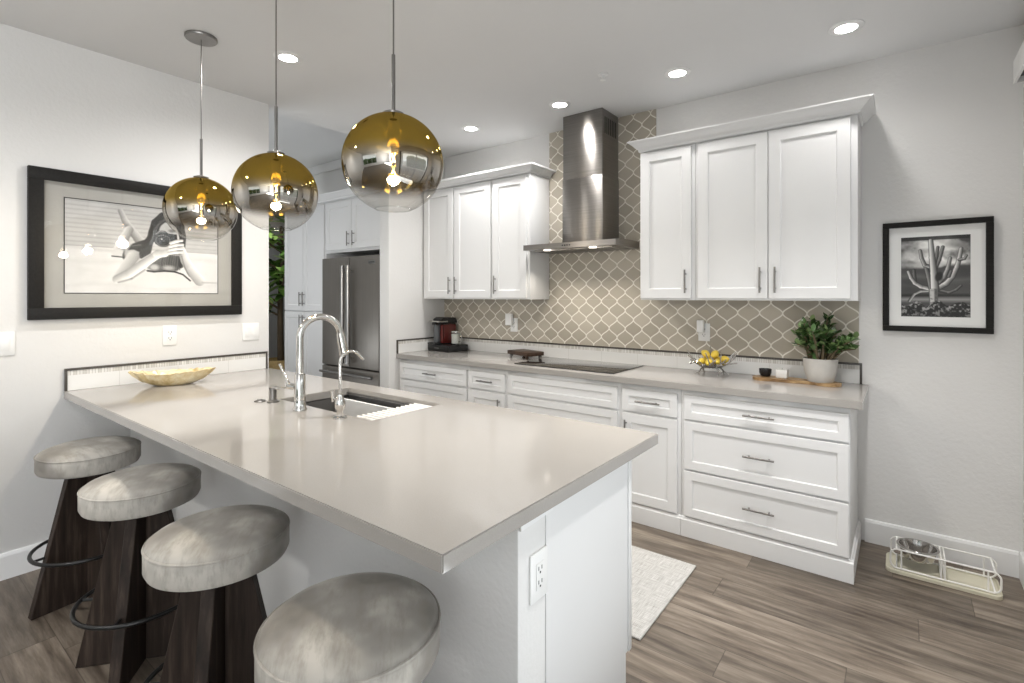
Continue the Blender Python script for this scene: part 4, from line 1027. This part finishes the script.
# ------------------------------------------------------------------ switches and outlets
def plate(name, label, cat, axis, k, s, a, z, w, h, kind, extra=None):
    """axis 'x': on a wall x=k facing s ; axis 'y': on a wall y=k facing s"""
    t = thing(name, label, cat, (k, a, z) if axis == 'x' else (a, k, z))
    def B(bm, a0, a1, z0, z1, d0, d1, bev=0):
        lo, hi = (k+s*d0, k+s*d1) if s > 0 else (k+s*d1, k+s*d0)
        if axis == 'x': box(bm, lo, hi, a+a0, a+a1, z+z0, z+z1, bev)
        else: box(bm, a+a0, a+a1, lo, hi, z+z0, z+z1, bev)
    bm = BM(); B(bm, -w/2, w/2, -h/2, h/2, .0003, .006, .002); part('plate', bm, PLASTIC, t)
    if kind == 'outlet':
        bm = BM()
        B(bm, -.0165, .0165, -.034, .034, .0062, .0085, .001); f_ = part('receptacle', bm, PLASTIC, t)
        bm = BM()
        for zz in (-.018, .018):
            B(bm, -.0085, -.0058, zz-.002, zz+.008, .0086, .0090); B(bm, .0058, .0085, zz-.002, zz+.008, .0086, .0090); B(bm, -.0028, .0028, zz-.011, zz-.006, .0086, .0090)
        part('slots', bm, DARKSLOT, f_)
    else:
        n = kind
        for i in range(n):
            c = (i-(n-1)/2)*.046; bm = BM(); B(bm, c-.0165, c+.0165, -.033, .033, .0062, .0095, .001); part('rocker', bm, PLASTIC, t)
    if extra:
        bm = BM(); B(bm, *extra, .0092, .045, .008); part('plug_in_unit', bm, PLASTIC, t)
    return t
plate('light_switch', 'white wall switch at the far left below the framed photograph', 'switch', 'x', XL, 1, .492, 1.188, .075, .12, 1)
plate('wall_outlet', 'white wall outlet centred below the large framed photograph', 'outlet', 'x', XL, 1, 1.224, 1.186, .076, .122, 'outlet')
plate('light_switch', 'white double rocker switch near the wall end, right of the large photograph', 'switch', 'x', XL, 1, 1.719, 1.183, .112, .118, 2)
plate('wall_outlet', 'white wall outlet on the end face of the peninsula under the counter', 'outlet', 'x', -.7598, 1, 1.106, .697, .078, .126, 'outlet')
plate('wall_outlet', 'white outlet with plug-in unit on the tile left of the hood, above the riser board', 'outlet', 'y', YB-.010, -1, -2.735, 1.175, .078, .122, 'outlet', (-.072, .0, -.005, .10))
plate('wall_outlet', 'white outlet with plug-in unit on the tile above the lemon bowl', 'outlet', 'y', YB-.010, -1, -1.085, 1.18, .078, .122, 'outlet', (-.04, .008, .0, .085))

# ------------------------------------------------------------------ floor things
o = mesh_obj('kitchen_mat', slab(BM(), -2.6, -.859, 2.0, 2.728, .0005, .008, None, .002), WOVEN, origin=(-1.7, 2.36, 0)); tag(o, 'pale grey woven kitchen mat on the floor between peninsula and back cabinets', 'mat')
t = thing('pet_bowl_stand', 'white wire two-ring pet feeder stand on a cream tray by the baseboard', 'pet bowl stand', (.165, 3.395, 0))
def rrect(x0, x1, y0, y1, r, z, n=6):
    P = []
    for cx, cy, a in ((x1-r, y0+r, -PI/2), (x1-r, y1-r, 0), (x0+r, y1-r, PI/2), (x0+r, y0+r, PI)):
        for i in range(n+1): P.append((cx+r*math.cos(a+PI/2*i/n), cy+r*math.sin(a+PI/2*i/n), z))
    return P
bm = BM(); prism(bm, [(p[0], p[1]) for p in rrect(-.066, .382, 3.287, 3.505, .035, 0)], 'z', .0005, .012)
lo = rrect(-.066, .382, 3.287, 3.505, .035, 0); tube(bm, [(p[0], p[1], .014) for p in rrect(-.061, .377, 3.292, 3.500, .032, 0)], .0055, 8, True); part('tray', bm, CREAMM, t)
bm = BM(); zt = .118
for y in (3.310, 3.480):
    P = []
    for i in range(9): a = PI+PI/2*i/8; P.append((-.045+.03+.03*math.cos(a), y, .022+.03+.03*math.sin(a)))
    for i in range(9): a = -PI/2+PI/2*i/8; P.append((.375-.03+.03*math.cos(a), y, .022+.03+.03*math.sin(a)))
    for i in range(9): a = 0+PI/2*i/8; P.append((.375-.03+.03*math.cos(a), y, zt-.03+.03*math.sin(a)))
    for i in range(9): a = PI/2+PI/2*i/8; P.append((-.045+.03+.03*math.cos(a), y, zt-.03+.03*math.sin(a)))
    tube(bm, P, .0042, 8, True)
for x in (.0, .158, .172, .33): 
    for y in (3.310, 3.480): tube(bm, [(x, y, .022), (x, y, zt)], .0036, 8)
for x in (-.02, .158, .172, .355):
    tube(bm, [(x, 3.310, zt), (x, 3.480, zt)], .0036, 8); tube(bm, [(x, 3.310, .022), (x, 3.480, .022)], .0036, 8)
for cx in (.068,): tube(bm, arc((cx, 3.40, zt), .0845, 0, 2*PI*31/32, 31), .0036, 8, True)
part('wire_frame', bm, WIREW, t)
t = thing('pet_bowl', 'shiny stainless pet bowl resting in the left ring of the wire stand', 'pet bowl', (.068, 3.40, .06))
bm = BM(); lathe(bm, [(.05, .0), (.066, .006), (.077, .05), (.079, .0625), (.088, .0630), (.0895, .0645), (.088, .066), (.078, .0655), (.0745, .05), (.063, .009), (.04, .004)], 40); part('bowl', bm, BOWLST, t, world=False)
# blind valance above the sliding door
t = thing('blind_valance', 'white boxed valance above the sliding door, at the upper right corner', 'valance', (.46, 2.3, 2.43))
bm = BM(); prism(bm, [(.420, 2.43), (.420, 2.535), (.436, 2.56), (XR-.001, 2.56), (XR-.001, 2.54), (.440, 2.54), (.430, 2.525), (.430, 2.43)], 'y', .1, 3.335); prism(bm, [(.420, 2.43), (.420, 2.535), (.436, 2.56), (XR-.001, 2.56), (XR-.001, 2.43)], 'y', 3.335, 3.345); part('box', bm, VALM, t, smooth=False)
bm = BM(); box(bm, .436, .482, .12, 3.33, 2.455, 2.53, .002); part('head_rail', bm, DARKSLOT, t)
